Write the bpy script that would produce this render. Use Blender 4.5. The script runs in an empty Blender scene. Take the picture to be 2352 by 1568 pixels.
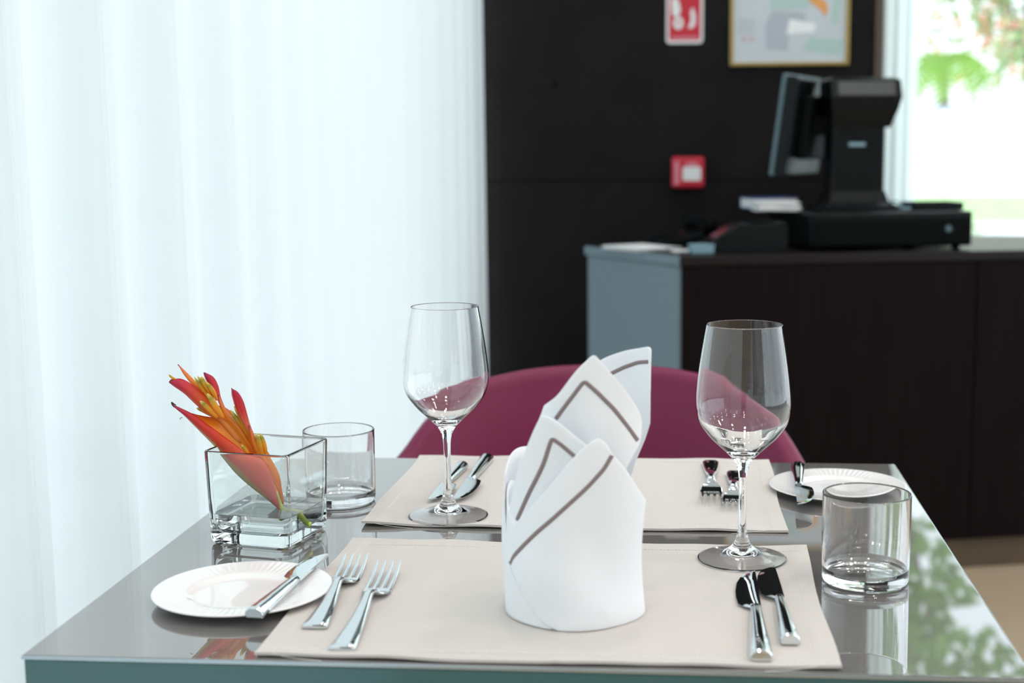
import bpy, bmesh, math, random
from mathutils import Vector, Matrix
random.seed(7)
scene = bpy.context.scene
R = math.radians
PI = math.pi

# ------------------------------------------------------------------ camera
cam_data = bpy.data.cameras.new('camera')
cam = bpy.data.objects.new('camera', cam_data)
scene.collection.objects.link(cam)
scene.camera = cam
FPX, PPX, PITCH, YAW, ROLL = 3204.26, 1335.87, .1378, .0762, .0047
cam_data.sensor_width = 36.0
cam_data.lens = FPX / 2352 * 36.0
cam_data.shift_x = (1176 - PPX) / 2352
cam_data.clip_start = .05
cam_data.clip_end = 200
fwd = Vector((-math.sin(YAW) * math.cos(PITCH), math.cos(YAW) * math.cos(PITCH), -math.sin(PITCH)))
rt = Vector((math.cos(YAW), math.sin(YAW), 0))
dn = fwd.cross(rt)
rr = rt * math.cos(ROLL) + dn * math.sin(ROLL)
uu = rr.cross(fwd)
m = Matrix((rr, uu, -fwd)).transposed().to_4x4()
m.translation = Vector((0, 0, 1.13))
cam.matrix_world = m
cam_data.dof.use_dof = True
cam_data.dof.focus_distance = 1.36
cam_data.dof.aperture_fstop = 5.0

# ------------------------------------------------------------------ world, exposure
world = bpy.data.worlds.new('sky')
scene.world = world
world.use_nodes = True
bg = world.node_tree.nodes['Background']
bg.inputs[0].default_value = (.895, .955, 1.06, 1)
bg.inputs[1].default_value = 2.0
sun_data = bpy.data.lights.new('sun', 'SUN')
sun_data.energy = 3.0
sun_data.angle = R(2)
sun_data.color = (1.0, .97, .92)
sun = bpy.data.objects.new('sun', sun_data)
scene.collection.objects.link(sun)
sun.rotation_euler = (R(40), 0, 0)          # high sun from behind the building, over the garden
scene.view_settings.view_transform = 'Standard'
scene.view_settings.look = 'None'
scene.view_settings.gamma = 1
scene.view_settings.use_curve_mapping = False
scene.view_settings.exposure = 0.2
scene.cycles.max_bounces = 12
scene.cycles.diffuse_bounces = 4
scene.cycles.glossy_bounces = 5
scene.cycles.transmission_bounces = 10
scene.cycles.adaptive_threshold = .02
scene.cycles.transparent_max_bounces = 12
scene.cycles.sample_clamp_indirect = 36

# ------------------------------------------------------------------ helpers
COL = scene.collection


def mat(name, color, rough=.5, metal=0.0, spec=.5, noise=0.0, nscale=40.0, bump=0.0, bscale=200.0, coat=0.0,
        ior=1.5, sheen=0.0, stretch=None, emit=None, estr=0.0):
    mt = bpy.data.materials.new(name)
    mt.use_nodes = True
    nt = mt.node_tree
    b = nt.nodes['Principled BSDF']
    b.inputs['Base Color'].default_value = (*color, 1)
    b.inputs['Roughness'].default_value = rough
    b.inputs['Metallic'].default_value = metal
    b.inputs['Specular IOR Level'].default_value = spec
    b.inputs['IOR'].default_value = ior
    b.inputs['Coat Weight'].default_value = coat
    b.inputs['Coat Roughness'].default_value = .03
    b.inputs['Sheen Weight'].default_value = sheen
    tc = nt.nodes.new('ShaderNodeTexCoord')
    src = tc.outputs['Object']
    if stretch:
        mp = nt.nodes.new('ShaderNodeMapping')
        mp.inputs['Scale'].default_value = stretch
        nt.links.new(src, mp.inputs['Vector'])
        src = mp.outputs['Vector']
    if noise:
        n = nt.nodes.new('ShaderNodeTexNoise')
        n.inputs['Scale'].default_value = nscale
        n.inputs['Detail'].default_value = 5
        nt.links.new(src, n.inputs['Vector'])
        mx = nt.nodes.new('ShaderNodeMix')
        mx.data_type = 'RGBA'
        mx.inputs['A'].default_value = (*[c * (1 - noise) for c in color], 1)
        mx.inputs['B'].default_value = (*[min(1, c * (1 + noise)) for c in color], 1)
        nt.links.new(n.outputs['Fac'], mx.inputs['Factor'])
        nt.links.new(mx.outputs['Result'], b.inputs['Base Color'])
    if bump:
        n2 = nt.nodes.new('ShaderNodeTexNoise')
        n2.inputs['Scale'].default_value = bscale
        n2.inputs['Detail'].default_value = 3
        nt.links.new(src, n2.inputs['Vector'])
        bp = nt.nodes.new('ShaderNodeBump')
        bp.inputs['Strength'].default_value = 1.0
        bp.inputs['Distance'].default_value = bump
        nt.links.new(n2.outputs['Fac'], bp.inputs['Height'])
        nt.links.new(bp.outputs['Normal'], b.inputs['Normal'])
    if emit:
        b.inputs['Emission Color'].default_value = (*emit, 1)
        b.inputs['Emission Strength'].default_value = estr
    return mt


def glass_mat(name, ior=1.5, tint=(1, 1, 1)):
    mt = bpy.data.materials.new(name)
    mt.use_nodes = True
    nt = mt.node_tree
    nt.nodes.clear()
    o = nt.nodes.new('ShaderNodeOutputMaterial')
    g = nt.nodes.new('ShaderNodeBsdfGlass')
    g.inputs['IOR'].default_value = ior
    g.inputs['Roughness'].default_value = 0
    g.inputs['Color'].default_value = (*tint, 1)
    nt.links.new(g.outputs[0], o.inputs['Surface'])
    return mt


def sheer_mat(name, col, trans=.18, dif=.3):
    """Woven voile: partly see-through, partly letting light through diffusely."""
    mt = bpy.data.materials.new(name)
    mt.use_nodes = True
    nt = mt.node_tree
    nt.nodes.clear()
    o = nt.nodes.new('ShaderNodeOutputMaterial')
    t = nt.nodes.new('ShaderNodeBsdfTranslucent')
    t.inputs['Color'].default_value = (*col, 1)
    d = nt.nodes.new('ShaderNodeBsdfDiffuse')
    d.inputs['Color'].default_value = (*col, 1)
    tr = nt.nodes.new('ShaderNodeBsdfTransparent')
    m1 = nt.nodes.new('ShaderNodeMixShader')
    m1.inputs[0].default_value = dif
    nt.links.new(t.outputs[0], m1.inputs[1])
    nt.links.new(d.outputs[0], m1.inputs[2])
    m2 = nt.nodes.new('ShaderNodeMixShader')
    m2.inputs[0].default_value = trans
    nt.links.new(m1.outputs[0], m2.inputs[1])
    nt.links.new(tr.outputs[0], m2.inputs[2])
    nt.links.new(m2.outputs[0], o.inputs['Surface'])
    return mt


def pane_mat(name):
    mt = bpy.data.materials.new(name)
    mt.use_nodes = True
    nt = mt.node_tree
    nt.nodes.clear()
    o = nt.nodes.new('ShaderNodeOutputMaterial')
    tr = nt.nodes.new('ShaderNodeBsdfTransparent')
    tr.inputs['Color'].default_value = (.95, .98, .97, 1)
    gl = nt.nodes.new('ShaderNodeBsdfGlossy')
    gl.inputs['Roughness'].default_value = 0
    mx = nt.nodes.new('ShaderNodeMixShader')
    mx.inputs[0].default_value = .06
    nt.links.new(tr.outputs[0], mx.inputs[1])
    nt.links.new(gl.outputs[0], mx.inputs[2])
    nt.links.new(mx.outputs[0], o.inputs['Surface'])
    return mt


def leaf_mat(name, stops, stripe=None, trans=.42):
    """Colour runs along the petal (u: base to tip) with an optional keel stripe (v)."""
    mt = bpy.data.materials.new(name)
    mt.use_nodes = True
    nt = mt.node_tree
    b = nt.nodes['Principled BSDF']
    b.inputs['Roughness'].default_value = .38
    out = nt.nodes['Material Output']
    uv = nt.nodes.new('ShaderNodeUVMap')
    sp = nt.nodes.new('ShaderNodeSeparateXYZ')
    nt.links.new(uv.outputs[0], sp.inputs[0])
    n = nt.nodes.new('ShaderNodeTexNoise')
    n.inputs['Scale'].default_value = 9
    mp = nt.nodes.new('ShaderNodeMapping')
    mp.inputs['Scale'].default_value = (.6, 6, 1)
    nt.links.new(uv.outputs[0], mp.inputs['Vector'])
    nt.links.new(mp.outputs['Vector'], n.inputs['Vector'])
    ma = nt.nodes.new('ShaderNodeMath')
    ma.operation = 'MULTIPLY_ADD'
    ma.inputs[1].default_value = .16
    nt.links.new(n.outputs['Fac'], ma.inputs[0])
    sb = nt.nodes.new('ShaderNodeMath')
    sb.operation = 'SUBTRACT'
    sb.inputs[1].default_value = .08
    nt.links.new(sp.outputs['X'], sb.inputs[0])
    nt.links.new(sb.outputs[0], ma.inputs[2])
    cr = nt.nodes.new('ShaderNodeValToRGB')
    el = cr.color_ramp.elements
    while len(el) < len(stops):
        el.new(.5)
    for e, (p, c) in zip(el, stops):
        e.position = p
        e.color = (*c, 1)
    nt.links.new(ma.outputs[0], cr.inputs[0])
    colr = cr.outputs[0]
    if stripe:
        cr2 = nt.nodes.new('ShaderNodeValToRGB')
        e = cr2.color_ramp.elements
        e[0].position, e[0].color = 0.16, (1, 1, 1, 1)
        e[1].position, e[1].color = 0.34, (0, 0, 0, 1)
        nt.links.new(sp.outputs['Y'], cr2.inputs[0])
        mx = nt.nodes.new('ShaderNodeMix')
        mx.data_type = 'RGBA'
        mx.inputs['B'].default_value = (*stripe, 1)
        nt.links.new(colr, mx.inputs['A'])
        nt.links.new(cr2.outputs[0], mx.inputs['Factor'])
        colr = mx.outputs['Result']
    nt.links.new(colr, b.inputs['Base Color'])
    tl = nt.nodes.new('ShaderNodeBsdfTranslucent')
    nt.links.new(colr, tl.inputs['Color'])
    ms = nt.nodes.new('ShaderNodeMixShader')
    ms.inputs[0].default_value = trans
    nt.links.new(b.outputs[0], ms.inputs[1])
    nt.links.new(tl.outputs[0], ms.inputs[2])
    nt.links.new(ms.outputs[0], out.inputs['Surface'])
    return mt


def obj(name, data, material=None, parent=None, loc=None, rot=None):
    o = bpy.data.objects.new(name, data)
    COL.objects.link(o)
    if material is not None and not data.materials:
        data.materials.append(material)
    if parent is not None:
        o.parent = parent
    if loc is not None:
        o.location = loc
    if rot is not None:
        o.rotation_euler = rot
    return o


def thing(name, label, cat, loc=(0, 0, 0), rotz=0.0, group=None):
    o = bpy.data.objects.new(name, None)
    o.empty_display_size = .02
    COL.objects.link(o)
    o.location = loc
    o.rotation_euler = (0, 0, rotz)
    return tag(o, label, cat, group)


def tag(o, label, cat, group=None, kind=None):
    o['label'] = label
    o['category'] = cat
    if group:
        o['group'] = group
    if kind:
        o['kind'] = kind
    return o


def struct(o, label=None):
    o['kind'] = 'structure'
    if label:
        o['label'] = label
    return o


def from_py(name, v, f, smooth=True):
    me = bpy.data.meshes.new(name)
    me.from_pydata([tuple(p) for p in v], [], f)
    me.update()
    bm = bmesh.new()
    bm.from_mesh(me)
    bmesh.ops.recalc_face_normals(bm, faces=bm.faces)
    bm.to_mesh(me)
    bm.free()
    if smooth:
        for p in me.polygons:
            p.use_smooth = True
    return me


def bm_mesh(name, bm, smooth=False):
    me = bpy.data.meshes.new(name)
    bmesh.ops.recalc_face_normals(bm, faces=bm.faces)
    bm.to_mesh(me)
    bm.free()
    if smooth:
        for p in me.polygons:
            p.use_smooth = True
    return me


def box_mesh(name, sx, sy, sz, bev=0.0, seg=2, base=True):
    """Box centred in x and y, standing on z=0 (or centred)."""
    bm = bmesh.new()
    bmesh.ops.create_cube(bm, size=1)
    for v in bm.verts:
        v.co.x *= sx
        v.co.y *= sy
        v.co.z = v.co.z * sz + (sz / 2 if base else 0)
    if bev:
        bmesh.ops.bevel(bm, geom=list(bm.edges), offset=bev, segments=seg, affect='EDGES', profile=.5)
    me = bm_mesh(name, bm)
    return me


def prism_mesh(name, poly, z0, z1, bev=0.0, seg=2):
    bm = bmesh.new()
    vs = [bm.verts.new((x, y, z0)) for x, y in poly]
    f = bm.faces.new(vs)
    ex = bmesh.ops.extrude_face_region(bm, geom=[f])
    for v in ex['geom']:
        if isinstance(v, bmesh.types.BMVert):
            v.co.z = z1
    bmesh.ops.recalc_face_normals(bm, faces=bm.faces)
    if bev:
        bmesh.ops.bevel(bm, geom=list(bm.edges), offset=bev, segments=seg, affect='EDGES', profile=.5)
    return bm_mesh(name, bm)


def tighten(prof, eps=.0003, deg=7):
    """Add points close to every bend so that smooth shading stays true on the straight runs."""
    out = [prof[0]]
    n = len(prof)

    def turn(i):
        if i <= 0 or i >= n - 1:
            return 0
        a = Vector(prof[i]) - Vector(prof[i - 1])
        b = Vector(prof[i + 1]) - Vector(prof[i])
        if a.length < 1e-7 or b.length < 1e-7:
            return 0
        return math.degrees(a.angle(b))
    for i in range(n - 1):
        a, b = Vector(prof[i]), Vector(prof[i + 1])
        L = (b - a).length
        if L > 3 * eps:
            if turn(i) > deg:
                out.append(tuple(a.lerp(b, eps / L)))
            if turn(i + 1) > deg:
                out.append(tuple(a.lerp(b, 1 - eps / L)))
        out.append(prof[i + 1])
    return out


def lathe_mesh(name, prof, n=96, closed=False):
    if not closed:
        prof = tighten(prof)
    v, f = [], []
    rows = []
    for r, z in prof:
        if r < 1e-7:
            rows.append([len(v)])
            v.append((0, 0, z))
        else:
            rows.append(list(range(len(v), len(v) + n)))
            for k in range(n):
                a = 2 * PI * k / n
                v.append((r * math.cos(a), r * math.sin(a), z))
    seq = list(zip(rows, rows[1:]))
    if closed:
        seq.append((rows[-1], rows[0]))
    for a, b in seq:
        for k in range(n):
            k2 = (k + 1) % n
            if len(a) == 1 and len(b) == 1:
                continue
            if len(a) == 1:
                f.append((a[0], b[k], b[k2]))
            elif len(b) == 1:
                f.append((a[k], a[k2], b[0]))
            else:
                f.append((a[k], a[k2], b[k2], b[k]))
    return from_py(name, v, f)


def spline(pts, n):
    """Catmull-Rom through the points, n samples."""
    pts = [Vector(p) for p in pts]
    if len(pts) == 2:
        return [pts[0].lerp(pts[1], k / (n - 1)) for k in range(n)]
    P = [pts[0] * 2 - pts[1]] + pts + [pts[-1] * 2 - pts[-2]]
    out = []
    S = len(pts) - 1
    for k in range(n):
        t = k / (n - 1) * S
        i = min(int(t), S - 1)
        u = t - i
        a, b, c, d = P[i:i + 4]
        out.append(.5 * ((2 * b) + (c - a) * u + (2 * a - 5 * b + 4 * c - d) * u * u + (3 * b - a - 3 * c + d) * u ** 3))
    return out


def lerp1(tab, x):
    """Piecewise linear table lookup."""
    if x <= tab[0][0]:
        return tab[0][1]
    for (a, b), (c, d) in zip(tab, tab[1:]):
        if x <= c:
            return b + (d - b) * (x - a) / (c - a) if c > a else d
    return tab[-1][1]


def tube_mesh(name, pts, rad, n=10, up=Vector((0, 0, 1))):
    pts = [Vector(p) for p in pts]
    v, f = [], []
    rd = rad if callable(rad) else (lambda t: rad)
    L = len(pts) - 1
    for i, p in enumerate(pts):
        d = (pts[min(i + 1, L)] - pts[max(i - 1, 0)]).normalized()
        a = d.cross(up)
        if a.length < 1e-4:
            a = d.cross(Vector((0, 1, 0)))
        a.normalize()
        b = d.cross(a)
        r = rd(i / L)
        for k in range(n):
            t = 2 * PI * k / n
            v.append(p + (a * math.cos(t) + b * math.sin(t)) * r)
    for i in range(L):
        for k in range(n):
            k2 = (k + 1) % n
            f.append((i * n + k, i * n + k2, (i + 1) * n + k2, (i + 1) * n + k))
    f.append(tuple(range(n)))
    f.append(tuple(range(L * n, L * n + n)))
    return from_py(name, v, f)


def loft_mesh(name, secs, smooth=True, auto=None):
    """Closed cross-sections (same point count) skinned together and capped."""
    n = len(secs[0])
    v = [p for s in secs for p in s]
    f = []
    for i in range(len(secs) - 1):
        for k in range(n):
            k2 = (k + 1) % n
            f.append((i * n + k, i * n + k2, (i + 1) * n + k2, (i + 1) * n + k))
    f.append(tuple(range(n)))
    f.append(tuple(range((len(secs) - 1) * n, len(secs) * n)))
    me = from_py(name, v, f, smooth)
    return me


def sharpen(me, deg=40):
    """Mark edges sharper than deg so smooth shading keeps the facets crisp."""
    bm = bmesh.new()
    bm.from_mesh(me)
    for e in bm.edges:
        if len(e.link_faces) == 2 and e.calc_face_angle(0) > R(deg):
            e.smooth = False
    bm.to_mesh(me)
    bm.free()
    return me


def copy_tree(o, parent=None):
    c = o.copy()
    COL.objects.link(c)
    c.parent = parent
    for ch in list(o.children):
        copy_tree(ch, c)
    return c


# ------------------------------------------------------------------ materials
M = {}
M['floor'] = mat('floor stone', (.46, .36, .25), .32, noise=.10, nscale=3, bump=.0002, bscale=30)
M['ceiling'] = mat('ceiling paint', (.86, .86, .85), .8)
M['dark_panel'] = mat('dark wall panel', (.0100, .0092, .0095), .5, spec=.08, noise=.45, nscale=5, bump=.0002, bscale=60)
M['dark_gap'] = mat('panel joint', (.003, .003, .003), .8)
M['cream'] = mat('taupe wall', (.30, .28, .26), .75, noise=.04, nscale=2)
M['brown_trim'] = mat('brown trim', (.085, .06, .042), .5, noise=.15, nscale=20)
M['sheer'] = sheer_mat('sheer voile', (.60, .66, .653), .006, .50)
M['sheer_mint'] = sheer_mat('mint voile', (.90, .985, .97), .06, .22)
M['frame_white'] = mat('white aluminium', (.78, .80, .78), .4)
M['pane'] = pane_mat('window glass')
M['table_top'] = mat('grey glossy table glass', (.182, .171, .165), .008, coat=.7, ior=2.35, spec=.5, noise=.02, nscale=8)
M['table_side'] = mat('polished edge with painted reflection', (.045, .135, .14), .05, coat=.5, noise=.05, nscale=3)  # base colour carries the teal reflection of the room in the panels
M['bevel'] = mat('bright bevel', (.45, .52, .56), .15, metal=.8)
M['steel_dull'] = mat('brushed steel', (.55, .56, .58), .3, metal=1, noise=.05, nscale=60)
M['mat'] = mat('beige linen', (.60, .555, .52), .85, noise=.05, nscale=500, bump=.00012, bscale=900, sheen=.1)
M['thread'] = mat('white thread', (.80, .79, .77), .8)
M['napkin'] = mat('white cotton', (.90, .92, .95), .85, noise=.015, nscale=300, bump=.00006, bscale=1500, sheen=.15)
M['piping'] = mat('taupe piping', (.26, .20, .20), .8, noise=.1, nscale=800)
M['china'] = mat('white china', (.86, .84, .835), .07, coat=.3, noise=.01)
M['steel'] = mat('polished cutlery steel', (.70, .745, .76), .045, metal=1)
M['glass'] = glass_mat('clear glass', 1.5)
M['glass_vase'] = glass_mat('vase glass', 1.5, (.985, 1, .995))
M['water'] = glass_mat('water', 1.333)
M['leather'] = mat('burgundy leather', (.18, .012, .058), .45, spec=.35, noise=.12, nscale=12, bump=.0002, bscale=350)
M['leather_seam'] = mat('burgundy welt', (.12, .012, .04), .5)
M['chair_leg'] = mat('chair leg metal', (.5, .5, .5), .25, metal=1)
M['counter_front'] = mat('dark wenge', (.0075, .0045, .005), .45, spec=.06, noise=.5, nscale=6, stretch=(8, 8, .6))
M['counter_grey'] = mat('grey laminate', (.15, .205, .235), .55, spec=.2, noise=.03)
M['counter_top'] = mat('dark counter top', (.012, .009, .010), .3, spec=.2)
M['plinth'] = mat('brown plinth', (.10, .068, .04), .5, noise=.3, nscale=9)
M['black_plastic'] = mat('black plastic', (.0035, .0055, .0065), .32, spec=.18, noise=.2, nscale=80)
M['black_soft'] = mat('black matte plastic', (.003, .004, .0045), .6, spec=.06)
M['bezel'] = mat('plastic with painted curtain light', (.08, .14, .16), .35)  # teal base colour stands in for curtain light on the bezel's side
M['screen'] = mat('dark screen', (.02, .022, .026), .08)
M['display_panel'] = mat('display window', (.045, .052, .053), .3)
M['paper'] = mat('white paper', (.80, .82, .83), .8)
M['paper_pink'] = mat('cream paper', (.72, .62, .56), .8)
M['blue_cover'] = mat('blue cover', (.03, .06, .20), .5)
M['teal_box'] = mat('pale blue plastic', (.20, .34, .40), .5)
M['red'] = mat('fire red', (.50, .012, .03), .4)
M['sign_white'] = mat('sign white', (.72, .74, .74), .45)
M['sign_pink'] = mat('sign pink', (.62, .22, .28), .5)
M['gold'] = mat('gold frame', (.42, .30, .10), .35, metal=.6, noise=.1)
M['plan_paper'] = mat('plan paper', (.52, .58, .62), .6, noise=.05, nscale=9)
M['plan_grey'] = mat('plan grey print', (.40, .45, .50), .6)
M['plan_green'] = mat('plan green print', (.40, .55, .52), .6)
M['plan_orange'] = mat('plan orange print', (.72, .33, .10), .6)
M['plan_red'] = mat('plan red print', (.55, .36, .40), .6)
M['lamp_glow'] = mat('downlight glow', (1, 1, 1), .5, emit=(1, .74, .45), estr=40)
M['stem'] = mat('green stem', (.45, .55, .08), .4, noise=.15, nscale=90)
M['char'] = mat('withered tip', (.06, .035, .02), .7)
ORG, RED, PINK, DEEP = (.90, .30, .025), (.72, .035, .03), (.72, .05, .11), (.55, .02, .06)
M['bract_front'] = leaf_mat('bract front', [(0, (.80, .20, .17)), (.28, (.86, .20, .12)), (.55, (.80, .075, .02)), (.8, (.66, .03, .04)), (.92, (.55, .03, .08)), (1, (.10, .03, .04))], stripe=(.60, .42, .10))
M['bract_inner'] = leaf_mat('bract inner', [(0, (.95, .40, .10)), (.35, (.95, .42, .04)), (.7, (.92, .30, .02)), (1, (.78, .10, .03))])
M['bract_red'] = leaf_mat('bract red', [(0, (.92, .42, .10)), (.30, (.88, .30, .05)), (.55, (.78, .10, .03)), (.75, (.70, .03, .06)), (.95, (.60, .025, .09)), (1, (.08, .03, .03))])
M['bract_pink'] = leaf_mat('bract pink', [(0, (.90, .42, .18)), (.35, (.86, .28, .14)), (.6, (.75, .05, .05)), (.85, (.62, .02, .08)), (.96, (.52, .02, .10)), (1, (.08, .05, .03))])
M['bract_orange'] = leaf_mat('bract orange', [(0, (.95, .36, .04)), (.6, (.95, .42, .05)), (.9, (.88, .26, .13)), (1, (.50, .10, .12))], trans=.5)
M['floret'] = leaf_mat('floret', [(0, (.95, .46, .03)), (.5, (.93, .52, .05)), (.68, (.74, .52, .07)), (.8, (.46, .42, .06)), (.9, (.78, .68, .14)), (1, (.9, .82, .4))], trans=.5)
M['lawn'] = mat('lawn', (.36, .55, .26), .9, noise=.3, nscale=2)
M['paving'] = mat('pale paving', (.72, .74, .74), .8, noise=.05, nscale=1)
M['garden_wall'] = mat('white render', (.86, .87, .87), .9)
M['garden_cap'] = mat('grey coping', (.38, .42, .46), .8)
M['leaf'] = leaf_mat('foliage green', [(0, (.10, .24, .05)), (.5, (.16, .36, .07)), (1, (.28, .48, .12))], trans=.45)
M['leaf_b'] = leaf_mat('foliage pale', [(0, (.30, .42, .20)), (.5, (.42, .58, .30)), (1, (.58, .68, .42))], trans=.45)
M['palm_leaf'] = leaf_mat('palm green', [(0, (.14, .28, .05)), (.5, (.22, .45, .06)), (1, (.36, .58, .10))], trans=.45)
M['blossom'] = leaf_mat('coral blossom', [(0, (.85, .38, .25)), (1, (.9, .55, .42))], trans=.4)
M['bark'] = mat('bark', (.16, .13, .11), .9, noise=.3, nscale=12)

# ------------------------------------------------------------------ the room
TZ = .75            # table top height
WY = 4.40           # far wall
H_ROOM = 3.2
struct(obj('floor', box_mesh('floor', 6.4, 8.6, .10), M['floor'], loc=(2.45, .50, -.10)), 'beige stone floor')
struct(obj('ceiling', box_mesh('ceiling', 6.4, 8.6, .12), M['ceiling'], loc=(2.45, .50, H_ROOM)), 'white ceiling')
wb = struct(obj('wall_back', box_mesh('wall_back', 1.42, .12, H_ROOM), M['dark_gap'], loc=(-.145, WY + .072, 0)), 'dark panelled wall behind the counter')
zs = [0, 1.0286, 2.10, H_ROOM]
for k in range(3):
    h = zs[k + 1] - zs[k] - .004
    pm = box_mesh('panel', 1.42, .012, h, .0015, 1)
    obj('panel', pm, M['dark_panel'], wb, (0, -.066, zs[k] + .002))
bp = lathe_mesh('bolt_cover', [(0, 0), (.008, 0), (.010, .002), (.010, .004), (.012, .004)][::-1], 20)
obj('bolt_cover', bp, M['dark_gap'], wb, (-.27, -.072, 1.325), (R(90), 0, 0))
struct(obj('trim_1', box_mesh('trim', .027, .14, H_ROOM, .003), M['brown_trim'], loc=(.5795, WY + .06, 0)), 'brown vertical trim at the end of the dark wall')
struct(obj('wall_front', box_mesh('wall_front', 6.4, .1, H_ROOM), M['cream'], loc=(2.45, -3.75, 0)), 'taupe wall behind the photographer')
wr = struct(obj('wall_right', box_mesh('wall_right', .1, 8.2, .30), M['cream'], loc=(5.6, .40, 0)), 'low cream wall under the side windows')
w2 = bpy.data.objects.new('window_2', None)
COL.objects.link(w2)
struct(w2, 'row of tall side windows')
w2.location = (5.6, 0, .30)
for k in range(5):
    obj('window_frame', box_mesh('fr', .06, .06, H_ROOM - .30, .003), M['frame_white'], w2, (0, -3.6 + 2.0 * k, 0))
obj('window_frame', box_mesh('fr', .06, 8.0, .06, .003), M['frame_white'], w2, (0, .4, H_ROOM - .36))
for k in range(4):
    obj('pane', box_mesh('pane', .008, 1.94, H_ROOM - .36), M['pane'], w2, (0, -2.6 + 2.0 * k, 0))

# big garden window right of the dark wall, in the plane of that wall
w1 = bpy.data.objects.new('window_1', None)
COL.objects.link(w1)
struct(w1, 'tall garden window beside the dark wall')
w1.location = (0, WY + .06, 0)
X0, X1 = .60, 5.55
obj('window_frame', box_mesh('fr', .035, .06, H_ROOM, .003), M['frame_white'], w1, (.612, 0, 0))
obj('window_frame', box_mesh('fr', .05, .06, H_ROOM, .003), M['frame_white'], w1, (2.35, 0, 0))
obj('window_frame', box_mesh('fr', .05, .06, H_ROOM, .003), M['frame_white'], w1, (3.95, 0, 0))
obj('window_frame', box_mesh('fr', X1 - X0, .06, .06, .003), M['frame_white'], w1, ((X0 + X1) / 2, 0, 0))
obj('window_frame', box_mesh('fr', X1 - X0, .06, .08, .003), M['frame_white'], w1, ((X0 + X1) / 2, 0, H_ROOM - .08))
for a, b in ((.63, 2.325), (2.375, 3.925), (3.975, 5.5)):
    obj('pane', box_mesh('pane', b - a, .008, H_ROOM - .14), M['pane'], w1, ((a + b) / 2, 0, .06))


# ------------------------------------------------------------------ sheer curtains
def curtain_mesh(name, y0, y1, x0, amp, folds, height, seed, nz=14, per=.012):
    rnd = random.Random(seed)
    n = int((y1 - y0) / per)
    ph = [rnd.uniform(0, 6.28) for _ in range(8)]
    v, f = [], []
    for j in range(nz + 1):
        z = height * j / nz
        drift = (1 - j / nz)
        for i in range(n + 1):
            t = i / n
            y = y0 + (y1 - y0) * t
            yy = y + .02 * drift * math.sin(2.1 * y + ph[0])
            w = 2 * PI * folds * (yy - y0)
            w += 1.1 * math.sin(1.7 * yy + ph[1]) + .8 * math.sin(4.3 * yy + ph[2])
            s = math.sin(w)
            prof = s + .45 * math.sin(2 * w + 1.0) + .25 * math.sin(3.1 * w + ph[3])
            a = amp * (.75 + .35 * math.sin(2.9 * yy + ph[4])) * (.8 + .3 * drift)
            # folds lean over themselves: shift along y too
            v.append((x0 + a * prof, y + amp * .55 * math.cos(w), z))
    for j in range(nz):
        for i in range(n):
            a = j * (n + 1) + i
            f.append((a, a + 1, a + n + 2, a + n + 1))
    return from_py(name, v, f)


cur = obj('sheer_curtain', curtain_mesh('sheer_curtain', -3.6, 4.33, -.635, .021, 4.6, H_ROOM - .03, 3), M['sheer'], loc=(0, 0, .015))
tag(cur, 'long white sheer curtain hanging in folds along the left side of the table', 'curtain')
struct(obj('trim_2', box_mesh('trim', .10, 8.0, .03, .003), M['frame_white'], loc=(-.635, .36, H_ROOM - .032)), 'curtain track')
cm = curtain_mesh('sheer_panel', 0, .17, 0, .007, 17, H_ROOM - .05, 11, per=.004)
c2 = obj('sheer_curtain', cm, M['sheer_mint'], loc=(.585, WY - .035, .02), rot=(0, 0, R(-90)))
c2.rotation_euler = (0, 0, R(-90))
for vtx in cm.vertices:
    x, y, z = vtx.co
    vtx.co = (-x, y * .62, z)
tag(c2, 'narrow mint sheer curtain gathered at the garden window beside the brown trim', 'curtain')

# ------------------------------------------------------------------ outside
struct(obj('terrace', box_mesh('terrace', 60, 17.4, .04), M['paving'], loc=(8, WY + .2 + 8.7, -.06)), 'pale paved terrace outside')
struct(obj('lawn', box_mesh('lawn', 60, 11, .05), M['lawn'], loc=(8, 27.2, -.06)), 'green lawn beyond the terrace')
struct(obj('side_terrace', box_mesh('side_terrace', 14, 12, .04), M['paving'], loc=(-7.85, -.5, -.06)), 'pale paving outside the curtained side')
gw = thing('garden_wall', 'bright white garden wall beyond the lawn seen through the window', 'wall', (10, 32.5, 0))
obj('wall_body', box_mesh('wall_body', 27, .3, 1.9, .01), M['garden_wall'], gw)
obj('coping', box_mesh('coping', 27.1, .5, .45, .02), M['garden_cap'], gw, (0, .6, 1.6))


def leaf_quad_cloud(name, n, fn, size, rnd):
    """Many folded leaves joined (foliage nobody could count), each a bent diamond."""
    v, f, uvs = [], [], []
    for _ in range(n):
        c = Vector(fn())
        d = Vector((rnd.gauss(0, 1), rnd.gauss(0, 1), rnd.gauss(0, .7))).normalized()
        s = d.cross(Vector((rnd.gauss(0, 1), rnd.gauss(0, 1), rnd.gauss(0, 1)))).normalized()
        nn = d.cross(s)
        L = size * rnd.uniform(.6, 1.3)
        b = len(v)
        v += [c, c + d * L * .5 + s * L * .22 + nn * L * .08, c + d * L, c + d * L * .5 - s * L * .22 + nn * L * .08]
        f += [(b, b + 1, b + 2), (b, b + 2, b + 3)]
        uvs += [(0, .5), (.5, 0), (1, .5), (0, .5), (1, .5), (.5, 1)]
    me = bpy.data.meshes.new(name)
    me.from_pydata([tuple(p) for p in v], [], f)
    uv = me.uv_layers.new(name='UVMap')
    for i, l in enumerate(uv.data):
        l.uv = uvs[i]
    return me


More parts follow.
